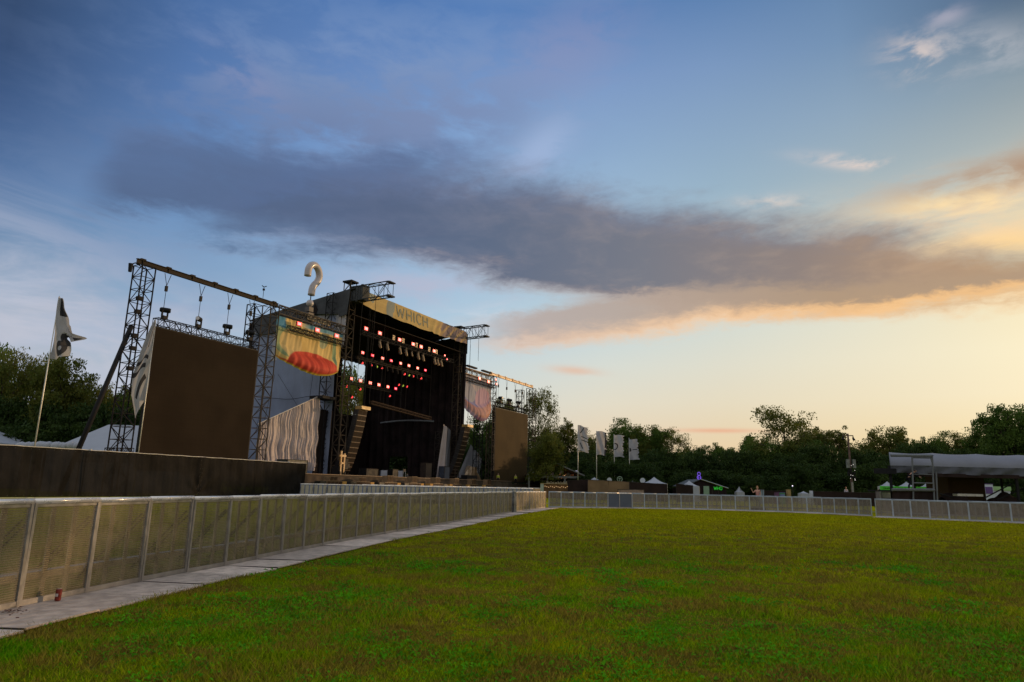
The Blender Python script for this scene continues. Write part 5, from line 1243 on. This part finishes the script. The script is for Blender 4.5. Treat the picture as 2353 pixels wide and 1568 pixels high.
P = at(1821, 1117, 100); t = thing('light_pole', 'thin post with a small bright lamp in front of the trees', 'lamp', (P.x, P.y, 0)); MB().tube((0, 0, 0), (0, 0, P.z), .05, n=6).build('post', steel_dk, t); MB().sphere((0, 0, P.z), .08, 8, 6).build('lamp', mat('lamp_violet', (.8, .8, 1), .4, 0, 0, emit=(.8, .8, 1.), espow=1.4), t)

# the canopy riser at the right
Yc = 58.; L_ = at(2043, 1040, Yc); Rr = at(2600, 1048, Yc-3)
cz_top = at(2043, 1040, Yc).z; cz_mid = at(2043, 1070, Yc-2.5).z; cz_bot = at(2043, 1087, Yc-2.5).z; wC = Rr.x-L_.x
t = thing('canopy', 'long grey-blue fabric canopy over a black riser at the right edge', 'canopy')
cg = mat('canopy_fabric', (.19, .20, .24), .65, 0, .08, .4, .3, 2.)
def cf_(u, v):
    x = L_.x+wC*u; sag = .10*abs(math.sin(u*math.pi*5)); y_ = Yc-2.5*math.sin(v*math.pi/2)**.8; return (x-L_.x*(1-y_/Yc)*(1-u), y_+.04*math.sin(x*3), cz_top-sag*(1-v)+(cz_mid-cz_top)*(1-math.cos(v*math.pi/2)))
MB().grid(cf_, 90, 10).build('roof', cg, t, True)
MB().grid(lambda u, v: (L_.x+wC*u+3.6*v*(1-u), Yc+6*v, cz_top-.10*abs(math.sin(u*math.pi*5))*(1-v)-.6*v), 90, 6).build('rear_roof', cg, t, True)
cg2 = mat('canopy_valance', (.08, .085, .10), .7, 0, .15, .6, .5, 2.)
MB().grid(lambda u, v: (L_.x*(Yc-2.5)/Yc*(1-u)+(L_.x+wC)*u, Yc-2.52+.10*math.sin(u*60+v*3)*v+.05*math.sin(u*133), cz_mid-.01+(cz_bot-cz_mid+.05*math.sin(u*31))*v), 160, 8).build('valance', cg2, t, True)
en = MB().grid(lambda u, v: (lambda yy, zz: (L_.x*yy/Yc+.02, yy, zz))((Yc-2.5*math.sin(u*math.pi/2)**.8)*(1-v)+(Yc+5)*v, (cz_top+(cz_mid-cz_top)*(1-math.cos(u*math.pi/2)))*(1-v)+(cz_top-.5+(cz_mid-cz_top+.5)*u)*v), 12, 6); en.build('end_wall', cg, t, True)
MB().box((L_.x+wC/2, Yc-2.4, cz_bot-.10), wC, .25, .28).build('front_beam', dk_scrim, t)
for px in (2046.5, 2335, 2420, 2560): 
    x = at(px, 1100, Yc-2.3).x; MB().tube((x, Yc-2.3, 0), (x, Yc-2.3, cz_mid), .12, n=8).build('leg', steel_dk, t)
for px in (2100, 2300, 2500): 
    x = at(px, 1100, Yc+5).x; MB().tube((x, Yc+5, 0), (x, Yc+5, cz_top-.5), .10, n=8).build('leg', steel_dk, t)
MB().box((at(2034, 1085, Yc-2.3).x, Yc-2.3, at(2034, 1083, Yc-2.3).z), 1.5, .6, .42).build('side_unit', steel_dk, t)
for (x0_, y0_, x1_, y1_, d_) in ((2262, 1145, 2325, 1112, 2.), (2290, 1150, 2360, 1118, 1.5), (2160, 1135, 2190, 1144, 2.4)): MB().tube(at(x0_, y0_, Yc-d_), at(x1_, y1_, Yc-d_), .055, n=6).build('brace', steel_dk, t)
# scaffold frame in front of it
Ys = Yc-4.2; sc_ = mat('scaffold_tube', (.12, .13, .14), .6, 0, .15, spec=.2)
t = thing('scaffold_frame', 'pale scaffold frame with black skirt standing in front of the canopy', 'scaffold')
def bar(x0, y0, x1, y1, r_=.045, nm='rail', m=sc_, Y_=None): 
    Y_ = Y_ or Ys; MB().tube(at(x0, y0, Y_), at(x1, y1, Y_), r_, n=6).build(nm, m, t)
bar(2047, 1047, 2142, 1048, .11, 'top_beam'); bar(2096, 1052, 2142, 1053, .05); bar(2098, 1070, 2144, 1071); bar(2099, 1090, 2144, 1091, .03); bar(2099, 1110, 2145, 1111); bar(2050, 1125.5, 2147, 1126.5, .12, 'base_beam')
for (a, b) in ((2096, 2099), (2142, 2147), (2151, 2154)): bar(a, 1049 if a < 2150 else 1084, b, 1150, .065, 'upright')
bar(2138, 1050, 2144, 1070, .05, 'upright'); bar(2142, 1047, 2142, 1047.5, .14, 'coupler', steel_dk)
A = at(2050, 1128, Ys+.1); B = at(2151, 1128, Ys+.1); sk = MB().grid(lambda u, v: (A.x+(B.x-A.x)*u, Ys+.1+.06*math.sin(u*30+v*4), A.z*(1-v)), 40, 4); sk.build('skirt', dk_scrim, t, True)
MB().box(((A.x+B.x)/2, Ys+2, A.z), B.x-A.x, 3.6, .12).build('platform', steel_dk, t)
booth('flat brown screen panel standing under the canopy', 2176, 2260, 1094, Yc+1, mat('brown_panel', (.055, .034, .016), .8, 0, .1), name='screen_panel', cat='screen')
# black covered heap
P = at(2225, 1132, Yc-1.5); A = at(2180, 1132, Yc-1.5); B = at(2350, 1132, Yc-1.5)
hp = MB().grid(lambda u, v: (A.x+(B.x-A.x)*u, Yc-1.5+2*v, (at(2200, 1133, Yc-1.5).z)*math.sin(math.pi*v)**.5*(.8+.25*math.sin(u*9)+.06*math.sin(u*31))), 60, 10); tag(hp.build('covered_gear', dk_scrim, None, True), 'black covered equipment along the riser beneath the canopy', 'equipment')
tag(MB().box(at(2224, 1138, Yc-3.3), 2.0, .6, .18).build('work_table', alu), 'narrow pale table top by the black covered equipment', 'table')
# green sign boards and booths behind
gs = mat('sign_green', (.09, .60, .04), .6, 0, .12, 2.); gtx = mat('sign_ink', (.02, .10, .01), .7, 0, .1)
A = at(2022, 1117, 68); B = at(2163, 1118, 68); zb_ = at(2022, 1127, 68).z
t = thing('sign_board', 'long bright green sign board running behind the scaffold frame', 'sign', (A.x, 68, 0)); L = B.x-A.x
MB().box((L/2, 0, (A.z+zb_)/2), L, .08, A.z-zb_).build('board', gs, t); mk_ = MB()
for k in range(34): mk_.box((.35+(L-.7)*k/33, -.05, (A.z+zb_)/2+.02*math.sin(k*3.)), (L/34)*(.35+.4*rng.random()), .012, .09+.07*rng.random())
mk_.build('lettering', gtx, t); lg = MB()
for k in range(6): lg.box((L*k/5, .05, zb_/2), .1, .08, zb_)
lg.build('leg', alu, t)
booth('grey panelled kiosk under the left end of the green sign board', 2024, 2048, 1128, 68.4, mat('kiosk_grey', (.15, .13, .14), .7, 0, .2), alu, name='kiosk', cat='kiosk')
booth('small green bin box below the right end of the green sign board', 2151, 2161, 1136, 66, gs, gtx, name='bin_box', cat='box')
vi = mat('violet_panel', (.10, .05, .20), .6, 0, .15)
booth('white booth with violet panel right of the scaffold frame', 2165, 2180, 1115, 72, mat('booth_white', (.50, .55, .66), .6, 0, .06), vi)
t = booth('white tent booth with violet panel behind the canopy braces', 2261, 2281, 1113, 74, mat('booth_white', (.5, .5, .5)), vi)
A = at(2281, 1118, 75); B = at(2323, 1119, 75); zb_ = at(2281, 1127, 75).z
t = thing('stall', 'pale green and white stall behind the canopy braces', 'stall', (A.x, 75, 0)); L = B.x-A.x
MB().box((L/2, 1, (A.z+zb_)/2), L, 2, A.z-zb_).build('fascia', mat('stall_green', (.28, .46, .22), .6, 0, .1), t); MB().box((L/2, 1.05, zb_/2), L-.1, 1.9, zb_).build('counter', mat('booth_white', (.5, .5, .5)), t)

# ------------------------------------------------------------------ people
skin_m = mat('skin', (.46, .26, .18), .55, 0, .06, 8.)
def skinned(name, J, E_, m, parent, sub=2):
    me = bpy.data.meshes.new(name); keys = list(J); me.from_pydata([J[k][0] for k in keys], [(keys.index(a), keys.index(b)) for a, b in E_], []); me.update()
    o = bpy.data.objects.new(name, me); COL.objects.link(o); o.parent = parent
    md = o.modifiers.new('skin', 'SKIN'); md.use_smooth_shade = True
    if not me.skin_vertices: pass
    for i, k in enumerate(keys):
        r = J[k][1]; r = (r, r) if not hasattr(r, '__len__') else r; me.skin_vertices[0].data[i].radius = r; me.skin_vertices[0].data[i].use_root = (i == 0)
    s = o.modifiers.new('sub', 'SUBSURF'); s.levels = sub; s.render_levels = sub
    me.materials.append(m); return o
import bmesh
def skin_layer(me):
    bm = bmesh.new(); bm.from_mesh(me); bm.verts.layers.skin.verify(); bm.to_mesh(me); bm.free()
_sk = skinned
def skinned(name, J, E_, m, parent, sub=2):
    me = bpy.data.meshes.new(name); keys = list(J); me.from_pydata([J[k][0] for k in keys], [(keys.index(a), keys.index(b)) for a, b in E_], []); skin_layer(me)
    o = bpy.data.objects.new(name, me); COL.objects.link(o); o.parent = parent
    for i, k in enumerate(keys):
        r = J[k][1]; r = (r, r) if not hasattr(r, '__len__') else r; me.skin_vertices[0].data[i].radius = r; me.skin_vertices[0].data[i].use_root = (i == 0)
    md = o.modifiers.new('skin', 'SKIN'); md.use_smooth_shade = True
    s = o.modifiers.new('sub', 'SUBSURF'); s.levels = sub; s.render_levels = sub
    me.materials.append(m); return o
def person(label, P, rz, pose, top_m, leg_m, hair_m, group=None, bend=0., sleeves=True):
    """P = feet; pose gives elbow/wrist offsets from each shoulder; bend leans the torso forward"""
    t = thing('person', label, 'person', P, rz, group)
    def T_(y, z):  # lean about the hips
        dz_ = z-.95
        return (y-math.sin(bend)*dz_, .95+math.cos(bend)*dz_) if dz_ > 0 else (y, z)
    def V_(x, y, z): yy, zz = T_(y, z); return (x, yy, zz)
    J = {'pelvis': (V_(0, 0, .95), (.15, .11)), 'waist': (V_(0, 0, 1.12), (.125, .09)), 'chest': (V_(0, 0, 1.32), (.155, .10)), 'neck0': (V_(0, .01, 1.46), .065), 'neck': (V_(0, 0, 1.52), .05), 'head0': (V_(0, -.02, 1.60), (.072, .085)), 'head1': (V_(0, -.01, 1.68), (.078, .095)), 'head2': (V_(0, 0, 1.75), (.055, .07))}
    Ed = [('pelvis', 'waist'), ('waist', 'chest'), ('chest', 'neck0'), ('neck0', 'neck'), ('neck', 'head0'), ('head0', 'head1'), ('head1', 'head2')]
    for s_, nm in ((-1, 'l'), (1, 'r')):
        J['hip'+nm] = (V_(s_*.095, 0, .88), .088); J['knee'+nm] = ((s_*.11, -.02-.1*(bend > 0), .48), .058); J['calf'+nm] = ((s_*.11, .01, .34), .052); J['ankle'+nm] = ((s_*.11, .03, .09), .038); J['toe'+nm] = ((s_*.12, -.13, .035), (.035, .03))
        Ed += [('pelvis', 'hip'+nm), ('hip'+nm, 'knee'+nm), ('knee'+nm, 'calf'+nm), ('calf'+nm, 'ankle'+nm), ('ankle'+nm, 'toe'+nm)]
        sh = Vector(V_(s_*.18, 0, 1.42)); el_ = sh+Vector(pose[nm][0]); wr = el_+Vector(pose[nm][1]); d = (wr-el_).normalized()
        J['sh'+nm] = (tuple(sh), .060); J['el'+nm] = (tuple(el_), .040); J['wr'+nm] = (tuple(wr), .026); J['palm'+nm] = (tuple(wr+d*.06), (.038, .018)); Ed += [('chest', 'sh'+nm), ('sh'+nm, 'el'+nm), ('el'+nm, 'wr'+nm), ('wr'+nm, 'palm'+nm)]
        side = d.cross(Vector((0, 1, 0))); side = side.normalized() if side.length > .1 else Vector((1, 0, 0)); pl = wr+d*.08; fwd = Vector((0, -1, 0))
        for q in range(4):
            b0 = pl+side*((q-1.5)*.019); l_ = (.062, .075, .070, .055)[q]; J['f%d%s' % (q, nm)] = (tuple(b0+d*l_*.5), .009); J['g%d%s' % (q, nm)] = (tuple(b0+d*l_+fwd*.015), .007)
            Ed += [('palm'+nm, 'f%d%s' % (q, nm)), ('f%d%s' % (q, nm), 'g%d%s' % (q, nm))]
        tb = wr+d*.03+side*(-s_*.045); J['t'+nm] = (tuple(tb+d*.035), .010); Ed += [('palm'+nm, 't'+nm)]
    skinned('body', J, Ed, skin_m, t)
    K = {k: (v[0], (v[1][0]*1.12, v[1][1]*1.15) if hasattr(v[1], '__len__') else v[1]*1.15) for k, v in J.items() if k in ('pelvis', 'waist', 'chest', 'shl', 'shr')}
    mid = {}
    for nm in 'lr':
        a = Vector(J['sh'+nm][0]); b = Vector(J['el'+nm][0]); K['sl'+nm] = (tuple(a.lerp(b, .4)), .058)
        if sleeves: K['sl'+nm] = (tuple(b), .062); K['cf'+nm] = (tuple(b.lerp(Vector(J['wr'+nm][0]), .9)), .050)
    skinned('shirt', K, [('pelvis', 'waist'), ('waist', 'chest'), ('chest', 'shl'), ('chest', 'shr'), ('shl', 'sll'), ('shr', 'slr')]+([('sll', 'cfl'), ('slr', 'cfr')] if sleeves else []), top_m, t)
    K = {k: (v[0], (v[1][0]*1.1, v[1][1]*1.12) if hasattr(v[1], '__len__') else v[1]*1.18) for k, v in J.items() if k[:-1] in ('hip', 'knee', 'calf', 'ankle') or k == 'pelvis'}
    skinned('trousers', K, [('pelvis', 'hipl'), ('pelvis', 'hipr')]+[(a+n_, b+n_) for n_ in 'lr' for a, b in (('hip', 'knee'), ('knee', 'calf'), ('calf', 'ankle'))], leg_m, t)
    hd = Vector(V_(0, .015, 1.70)); hh = MB().sphere(hd, .108, 14, 10, (.88, 1.0, 1.05)); 
    # open the face side
    hh.v = [v+Vector((0, .055, .015)) if (v.y-hd.y) < -.02 and (v.z-hd.z) < .05 else v for v in hh.v]; hh.build('hair', hair_m, t, True)
    f_ = MB(); fc = Vector(V_(0, -.10, 1.655))
    f_.path([fc+Vector((0, .01, .02)), fc+Vector((0, -.018, -.012))], [.008, .014], 6); f_.build('nose', skin_m, t)
    e_ = MB(); 
    for s_ in (-1, 1): e_.sphere(fc+Vector((s_*.03, .014, .022)), .010, 6, 4)
    e_.build('eyes', black_eq, t); MB().box(fc+Vector((0, .012, -.045)), .045, .012, .010).build('mouth', mat('lips', (.35, .10, .09), .5, 0, 0), t)
    return t
rest = {'l': ((-.05, .02, -.29), (-.01, -.06, -.25)), 'r': ((.05, .02, -.29), (.01, -.06, -.25))}
wave = {'l': ((-.16, -.10, -.20), (-.10, -.08, .27)), 'r': ((.05, .02, -.29), (-.01, -.10, -.24))}
blond = mat('hair_blond', (.42, .22, .08), .6, 0, .25, 40.); dhair = mat('hair_dark', (.03, .02, .015), .6, 0, .2)
P = at(1740, 1117, 58.6)
person('bare-armed person with tousled blond hair raising one hand behind the far barricades', (P.x, 58.6, P.z-1.80), R(-25), wave, mat('shirt_pink', (.40, .20, .17), .8, 0, .1), mat('trousers_grey', (.10, .10, .10), .8, 0, .1), blond, sleeves=False)
tag(MB().box((P.x, 58.6, (P.z-1.80)/2), 1.0, .8, max(.05, P.z-1.80)).build('step_box', steel_dk), 'dark step box the blond person stands on behind the far barricades', 'step')
work = {'l': ((-.05, -.22, -.2), (.03, -.2, -.12)), 'r': ((.06, -.24, -.18), (-.02, -.22, -.06))}
dkc = mat('dark_clothes', (.012, .012, .015), .85, 0, .1)
P = at(2090, 1126, Ys+1.2)
person('person in dark clothes bending forward on the riser behind the scaffold frame', (P.x, Ys+1.2, at(2090, 1127, Ys+.1).z+.06), R(70), work, dkc, dkc, dhair, None, .8)
vest = mat('vest_yellow', (.42, .50, .03), .6, 0, .1)
for i, (u_, lab) in enumerate(((69.9, 'person in a yellow vest at the left foot of the right video screen'), (76.8, 'person in a yellow vest below the middle of the right video screen'))):
    person(lab, S(u_+.3, 1.5, 2.15), R(20), rest, vest, dkc, dhair, 'workers in yellow vests')
P = at(1977, 1119, 93)
person('distant red-haired person in a white top above the long black fence', (P.x, 93+4, P.z-1.80), 0, rest, mat('white_top', (.45, .42, .46), .8, 0, .05), dkc, mat('hair_red', (.25, .06, .03), .6, 0, .1))
tag(MB().box((P.x, 97, (P.z-1.80)/2), 1.6, 1.4, P.z-1.80).build('riser', steel_dk), 'low dark riser behind the long black fence', 'riser')
# ------------------------------------------------------------------ trees
def leaf_mat(name, c0, c1, c2, tr=.35):
    m = bpy.data.materials.new(name); m.use_nodes = True; t = NT(m.node_tree); t.n.clear()
    b = t.node('ShaderNodeBsdfPrincipled'); o = t.node('ShaderNodeOutputMaterial'); v = t.node('ShaderNodeTexCoord').outputs['Object']
    rnd = t.node('ShaderNodeObjectInfo').outputs['Random']
    vv = t.vm('ADD', v, t.comb(t.m('MULTIPLY', rnd, 50.), 0., 0.)); n1 = t.noise(vv, .35, 3, .6); n2 = t.noise(vv, 3.5, 3, .6)
    c_ = t.mix(t.mr(n1, .35, .65), c0, c1); c_ = t.mix(t.m('MULTIPLY', t.mr(n2, .5, .75), .6), c_, c2); c_ = t.mix(t.m('MULTIPLY', rnd, .4), c_, c0)
    t.put(b.inputs['Base Color'], c_); b.inputs['Roughness'].default_value = .7; b.inputs['Specular IOR Level'].default_value = .2
    tl = t.node('ShaderNodeBsdfTranslucent'); t.put(tl.inputs[0], c_); ms = t.node('ShaderNodeMixShader'); ms.inputs[0].default_value = tr
    t.l.new(b.outputs[0], ms.inputs[1]); t.l.new(tl.outputs[0], ms.inputs[2]); t.l.new(ms.outputs[0], o.inputs[0]); return m
leaf_a = leaf_mat('leaves_green', (.048, .105, .014), (.095, .150, .022), (.15, .12, .024))
leaf_b = leaf_mat('leaves_olive', (.075, .105, .016), (.14, .15, .024), (.23, .125, .026))
leaf_c = leaf_mat('leaves_shaded', (.020, .046, .008), (.042, .075, .012), (.07, .062, .014), .3)  # understory shade put into the leaf colour
def make_tree(name, seed, H_, cr, ch, nclus, nleaf, ls, lm, trunk_frac=.35, spread=1., droop=.0, flat=1., airy=False):
    """unit tree at the origin: H_ height, cr crown radius, ch crown height; limbs first, leaf clumps about their ends"""
    r = np.random.default_rng(seed); rr = random.Random(seed); t = thing(name, 'tree', 'tree')
    mb = MB(); zb = H_-ch; tip = Vector((rr.uniform(-.4, .4), rr.uniform(-.4, .4), H_*.80)); r0 = H_*.019
    tp = [Vector((0, 0, 0)), Vector((rr.uniform(-.15, .15), rr.uniform(-.15, .15), zb*.5)), Vector((tip.x*.3, tip.y*.3, zb)), tip*.72+Vector((0, 0, 0)), tip]
    mb.path(tp, [r0*1.25, r0, r0*.85, r0*.5, r0*.15], 8)
    ends = []
    nl = 11 if not airy else 9
    for k in range(nl):
        f = (k+.5)/nl; z0 = zb*.8+(H_*.72-zb*.8)*f; a = k*2.4+rr.uniform(-.4, .4); base = Vector((tip.x*f*.8, tip.y*f*.8, z0))
        rad = cr*spread*(.95-.45*f)*rr.uniform(.75, 1.05); rise = ch*(.22+.28*f)*rr.uniform(.6, 1.2)
        e = base+Vector((math.cos(a)*rad, math.sin(a)*rad, rise)); e.z = min(e.z, H_*.95); m_ = base.lerp(e, .5)+Vector((0, 0, -ch*.04+rr.uniform(-.3, .3)))
        mb.path([base, m_, e], [r0*.5*(1-.4*f), r0*.30, r0*.08], 5); ends.append(e)
        for q in range(4):
            b0 = m_.lerp(e, rr.uniform(0, .8)); a2 = a+rr.uniform(-1.2, 1.2); l_ = cr*rr.uniform(.25, .45)
            e2 = b0+Vector((math.cos(a2)*l_, math.sin(a2)*l_, rr.uniform(-.1, .6)*l_)); mb.path([b0, b0.lerp(e2, .5)+Vector((0, 0, .15)), e2], [r0*.18, r0*.12, r0*.04], 4); ends.append(e2)
    mb.build('trunk', bark, t, True)
    E_ = np.array([tuple(e) for e in ends]); C = []
    for k in range(nclus):
        if rr.random() < (.75 if airy else .5): c_ = E_[r.integers(len(E_))]+r.normal(0, cr*.10, 3)
        else:
            d = r.normal(0, 1, 3); d /= np.linalg.norm(d); s_ = r.random()**.4; lob = 1+.22*math.sin(3*math.atan2(d[1], d[0])+seed)+.15*math.sin(5*d[2]+seed)
            c_ = np.array([d[0]*cr*s_*.92*lob, d[1]*cr*s_*.92*lob, zb+ch*.5+d[2]*ch*.48*s_*lob])
            if d[2] > 0: c_[2] *= flat
        c_[2] = min(c_[2], H_*.98); C.append(c_)
    C = np.array(C); n = nclus*nleaf; ci = np.repeat(np.arange(nclus), nleaf); size = (.45+.75*r.random(nclus))*cr*.17
    P = C[ci]+np.clip(r.normal(0, 1, (n, 3)), -1.35, 1.35)*size[ci][:, None]*np.array([1, 1, .62])
    a = r.normal(0, 1, (n, 3)); a /= np.linalg.norm(a, axis=1)[:, None]; b = r.normal(0, 1, (n, 3)); b -= (b*a).sum(1)[:, None]*a; b /= np.linalg.norm(b, axis=1)[:, None]
    s_ = ls*(.5+r.random(n))[:, None]
    V = np.stack([P-a*s_*.9, P+b*s_*.42, P+a*s_*.9, P-b*s_*.42], 1).reshape(-1, 3).astype(np.float32)
    me = bpy.data.meshes.new('crown'); me.vertices.add(len(V)); me.vertices.foreach_set('co', V.ravel()); me.loops.add(len(V)); me.loops.foreach_set('vertex_index', np.arange(len(V), dtype=np.int32))
    me.polygons.add(n); me.polygons.foreach_set('loop_start', np.arange(0, n*4, 4, dtype=np.int32)); me.update(calc_edges=True); me.materials.append(lm)
    o = bpy.data.objects.new('crown', me); COL.objects.link(o); o.parent = t; return t
KINDS = {
 'round': make_tree('broadleaf_tree', 11, 20, 6.5, 14, 190, 90, .30, leaf_a),
 'full': make_tree('broadleaf_tree', 23, 20, 7.5, 16, 240, 90, .32, leaf_a),
 'olive': make_tree('broadleaf_tree', 37, 20, 6.5, 15, 190, 90, .30, leaf_b),
 'airy': make_tree('oak_tree', 41, 20, 8.0, 13, 120, 75, .27, leaf_b, airy=True),
 'tall': make_tree('broadleaf_tree', 53, 20, 4.2, 15, 130, 85, .27, leaf_b),
 'flat': make_tree('broadleaf_tree', 67, 20, 8.5, 9, 150, 90, .30, leaf_a, flat=.9),
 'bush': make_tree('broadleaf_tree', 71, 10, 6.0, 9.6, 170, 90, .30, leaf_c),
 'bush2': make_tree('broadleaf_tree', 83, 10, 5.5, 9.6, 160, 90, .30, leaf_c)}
BASEH = {k: (10 if k.startswith('bush') else 20) for k in KINDS}; BASER = {'round': 7.4, 'full': 8.6, 'olive': 7.4, 'airy': 9., 'tall': 5., 'flat': 9.6, 'bush': 6.8, 'bush2': 6.3}
usedk = set()
def plant(kind, px, py, wpx, Y, label, group):
    P = at(px, py, Y); h = P.z; s_ = h/BASEH[kind]; sw = (wpx/2/FPX*Y)/BASER[kind] if wpx else s_
    if kind not in usedk: o = KINDS[kind]; usedk.add(kind); 
    else: o = dup(KINDS[kind], (0, 0, 0))
    o.location = (P.x, Y, -.05); o.rotation_euler = (0, 0, rng.uniform(0, 6.28)); o.scale = (sw, sw, s_*1.02); o['label'] = label; o['group'] = group
GL = 'trees at the left behind the white tents'; GR = 'trees along the right horizon'; GS = 'trees behind the stage'
left = [('full', -40, 800, 190, 105), ('airy', 22, 800, 140, 100), ('airy', 100, 812, 120, 104), ('olive', 155, 826, 140, 100), ('airy', 222, 876, 120, 106), ('round', 262, 905, 100, 112), ('tall', 300, 890, 70, 118), ('round', 345, 880, 120, 122), ('full', 60, 870, 190, 112), ('full', 190, 905, 170, 112), ('olive', 300, 925, 120, 116),
        ('bush', -10, 925, 160, 98), ('bush2', 80, 935, 170, 99), ('bush', 170, 940, 170, 99), ('bush2', 250, 950, 150, 100), ('bush', 330, 955, 150, 104), ('bush', 30, 985, 170, 94), ('bush', 140, 985, 170, 95), ('bush', 230, 985, 150, 96), ('bush', 310, 990, 120, 98)]
for i, (k, px, py, wp, Y) in enumerate(left): plant(k, px, py, wp, Y, '%s tree at the far left, %s counted from the tallest at the edge' % ({'full': 'dense', 'round': 'rounded', 'airy': 'open-crowned', 'olive': 'olive-tinted', 'tall': 'slender', 'bush': 'low bushy', 'bush2': 'low olive'}[k], nth(i)), GL)
stage = [('olive', 640, 1010, 140, 140), ('full', 760, 850, 160, 150), ('airy', 812, 862, 110, 128), ('olive', 870, 880, 120, 150), ('full', 930, 900, 150, 160), ('round', 1010, 950, 130, 165), ('full', 1075, 985, 120, 170), ('round', 1120, 960, 100, 172),
         ('olive', 1165, 925, 80, 168), ('airy', 1238, 893, 95, 150), ('round', 1190, 975, 90, 165), ('bush', 800, 985, 150, 140), ('bush2', 890, 1010, 150, 140), ('bush', 980, 1020, 150, 150), ('bush', 1080, 1030, 120, 160), ('bush2', 1150, 1020, 110, 160)]
for i, (k, px, py, wp, Y) in enumerate(stage): plant(k, px, py, wp, Y, '%s tree behind the stage, %s from its left end' % ({'full': 'dense', 'round': 'rounded', 'airy': 'open-crowned', 'olive': 'olive-tinted', 'bush': 'low bushy', 'bush2': 'low olive'}[k], nth(i)), GS)
right = [('olive', 1256, 1000, 92, 117), ('olive', 1275, 985, 70, 160), ('tall', 1305, 962, 46, 158), ('airy', 1340, 985, 70, 165), ('olive', 1368, 1010, 70, 160), ('flat', 1433, 966, 100, 160), ('olive', 1478, 985, 80, 158), ('round', 1512, 984, 62, 157), ('airy', 1542, 984, 76, 156), ('full', 1470, 1010, 130, 160),
         ('round', 1572, 1036, 60, 170), ('bush', 1600, 1035, 60, 190), ('round', 1640, 1023, 60, 195), ('round', 1672, 1032, 60, 190), ('full', 1735, 1010, 90, 165), ('airy', 1797, 936, 155, 150), ('olive', 1856, 990, 100, 156), ('full', 1760, 1025, 120, 150), ('full', 1850, 1020, 130, 148), ('tall', 1893, 984, 60, 150), ('tall', 1922, 982, 66, 150), ('olive', 1958, 1020, 80, 155),
         ('round', 1990, 1022, 60, 165), ('olive', 2040, 988, 95, 160), ('round', 2082, 1026, 60, 170), ('round', 2108, 1010, 50, 165), ('flat', 2150, 998, 80, 165), ('airy', 2185, 996, 90, 165), ('olive', 2215, 1012, 50, 165), ('full', 2255, 985, 90, 150), ('round', 2292, 945, 110, 140), ('full', 2335, 940, 150, 142), ('round', 2400, 950, 140, 145)]
desc = {'full': 'dense', 'round': 'rounded', 'airy': 'tall open-crowned', 'olive': 'olive-tinted', 'tall': 'slender', 'flat': 'flat-topped', 'bush': 'low bushy', 'bush2': 'low olive'}
for i, (k, px, py, wp, Y) in enumerate(right): plant(k, px, py, wp, Y, '%s tree on the right horizon, %s from the stage' % (desc[k], nth(i)), GR)
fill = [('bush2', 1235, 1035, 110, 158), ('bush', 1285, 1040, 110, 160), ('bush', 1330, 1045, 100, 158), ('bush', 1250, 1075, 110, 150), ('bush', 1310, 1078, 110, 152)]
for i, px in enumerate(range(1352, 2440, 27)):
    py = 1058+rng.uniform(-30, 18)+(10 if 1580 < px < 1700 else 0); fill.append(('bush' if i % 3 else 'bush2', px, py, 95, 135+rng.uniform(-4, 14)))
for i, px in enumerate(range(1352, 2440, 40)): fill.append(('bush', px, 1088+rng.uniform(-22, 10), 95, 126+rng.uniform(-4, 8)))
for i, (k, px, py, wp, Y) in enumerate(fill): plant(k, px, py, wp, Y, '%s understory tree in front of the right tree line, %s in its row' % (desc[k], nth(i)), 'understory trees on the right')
# the tree line goes on beyond the right edge of the photograph and keeps the low sun off the field
sh = [('full', 45.5, 118, 21), ('round', 49.5, 112, 20), ('olive', 53, 106, 20), ('full', 57.3, 99, 10.6), ('olive', 63, 104, 21), ('full', 67.5, 100, 22), ('olive', 71, 98, 20), ('full', 74, 96, 22), ('round', 78, 95, 20), ('full', 82, 94, 21), ('round', 87, 95, 22), ('full', 92, 96, 21), ('olive', 97, 98, 22), ('full', 103, 100, 21)]  # unseen row; low tree in the gap sized to let sun onto barricades
for i, (k, a, d_, h) in enumerate(sh):
    o = dup(KINDS[k], (d_*math.sin(R(a)), d_*math.cos(R(a)), -.05), rng.uniform(0, 6.28), '%s tree beyond the right edge of the field, %s along the line' % (desc[k], nth(i)), (h/20,)*3, 'trees right of the field')
# the far wood closing the horizon
r = np.random.default_rng(99); n = 90000; a = r.random(n)*R(110)-R(55); d = 215+r.random(n)*45; hgt = 11+4*np.sin(a*40)+3*np.sin(a*97+1)+2*np.sin(a*211); z = hgt*r.random(n)**.7
x = np.sin(a)*d; y = np.cos(a)*d; P = np.stack([x, y, z], 1); u_ = r.normal(0, 1, (n, 3)); u_ /= np.linalg.norm(u_, axis=1)[:, None]; v_ = r.normal(0, 1, (n, 3)); v_ -= (v_*u_).sum(1)[:, None]*u_; v_ /= np.linalg.norm(v_, axis=1)[:, None]
s_ = .75*(.5+r.random(n))[:, None]; V = np.stack([P-u_*s_, P+v_*s_*.6, P+u_*s_, P-v_*s_*.6], 1).reshape(-1, 3).astype(np.float32)
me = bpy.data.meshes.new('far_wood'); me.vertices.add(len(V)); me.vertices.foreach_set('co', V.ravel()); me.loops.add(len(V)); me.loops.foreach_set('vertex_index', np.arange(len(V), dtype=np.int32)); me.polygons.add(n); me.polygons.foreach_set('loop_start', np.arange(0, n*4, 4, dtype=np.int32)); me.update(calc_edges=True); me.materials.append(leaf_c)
o = bpy.data.objects.new('far_wood', me); COL.objects.link(o); tag(o, 'distant dark woodland closing the horizon', 'woodland', kind='stuff')
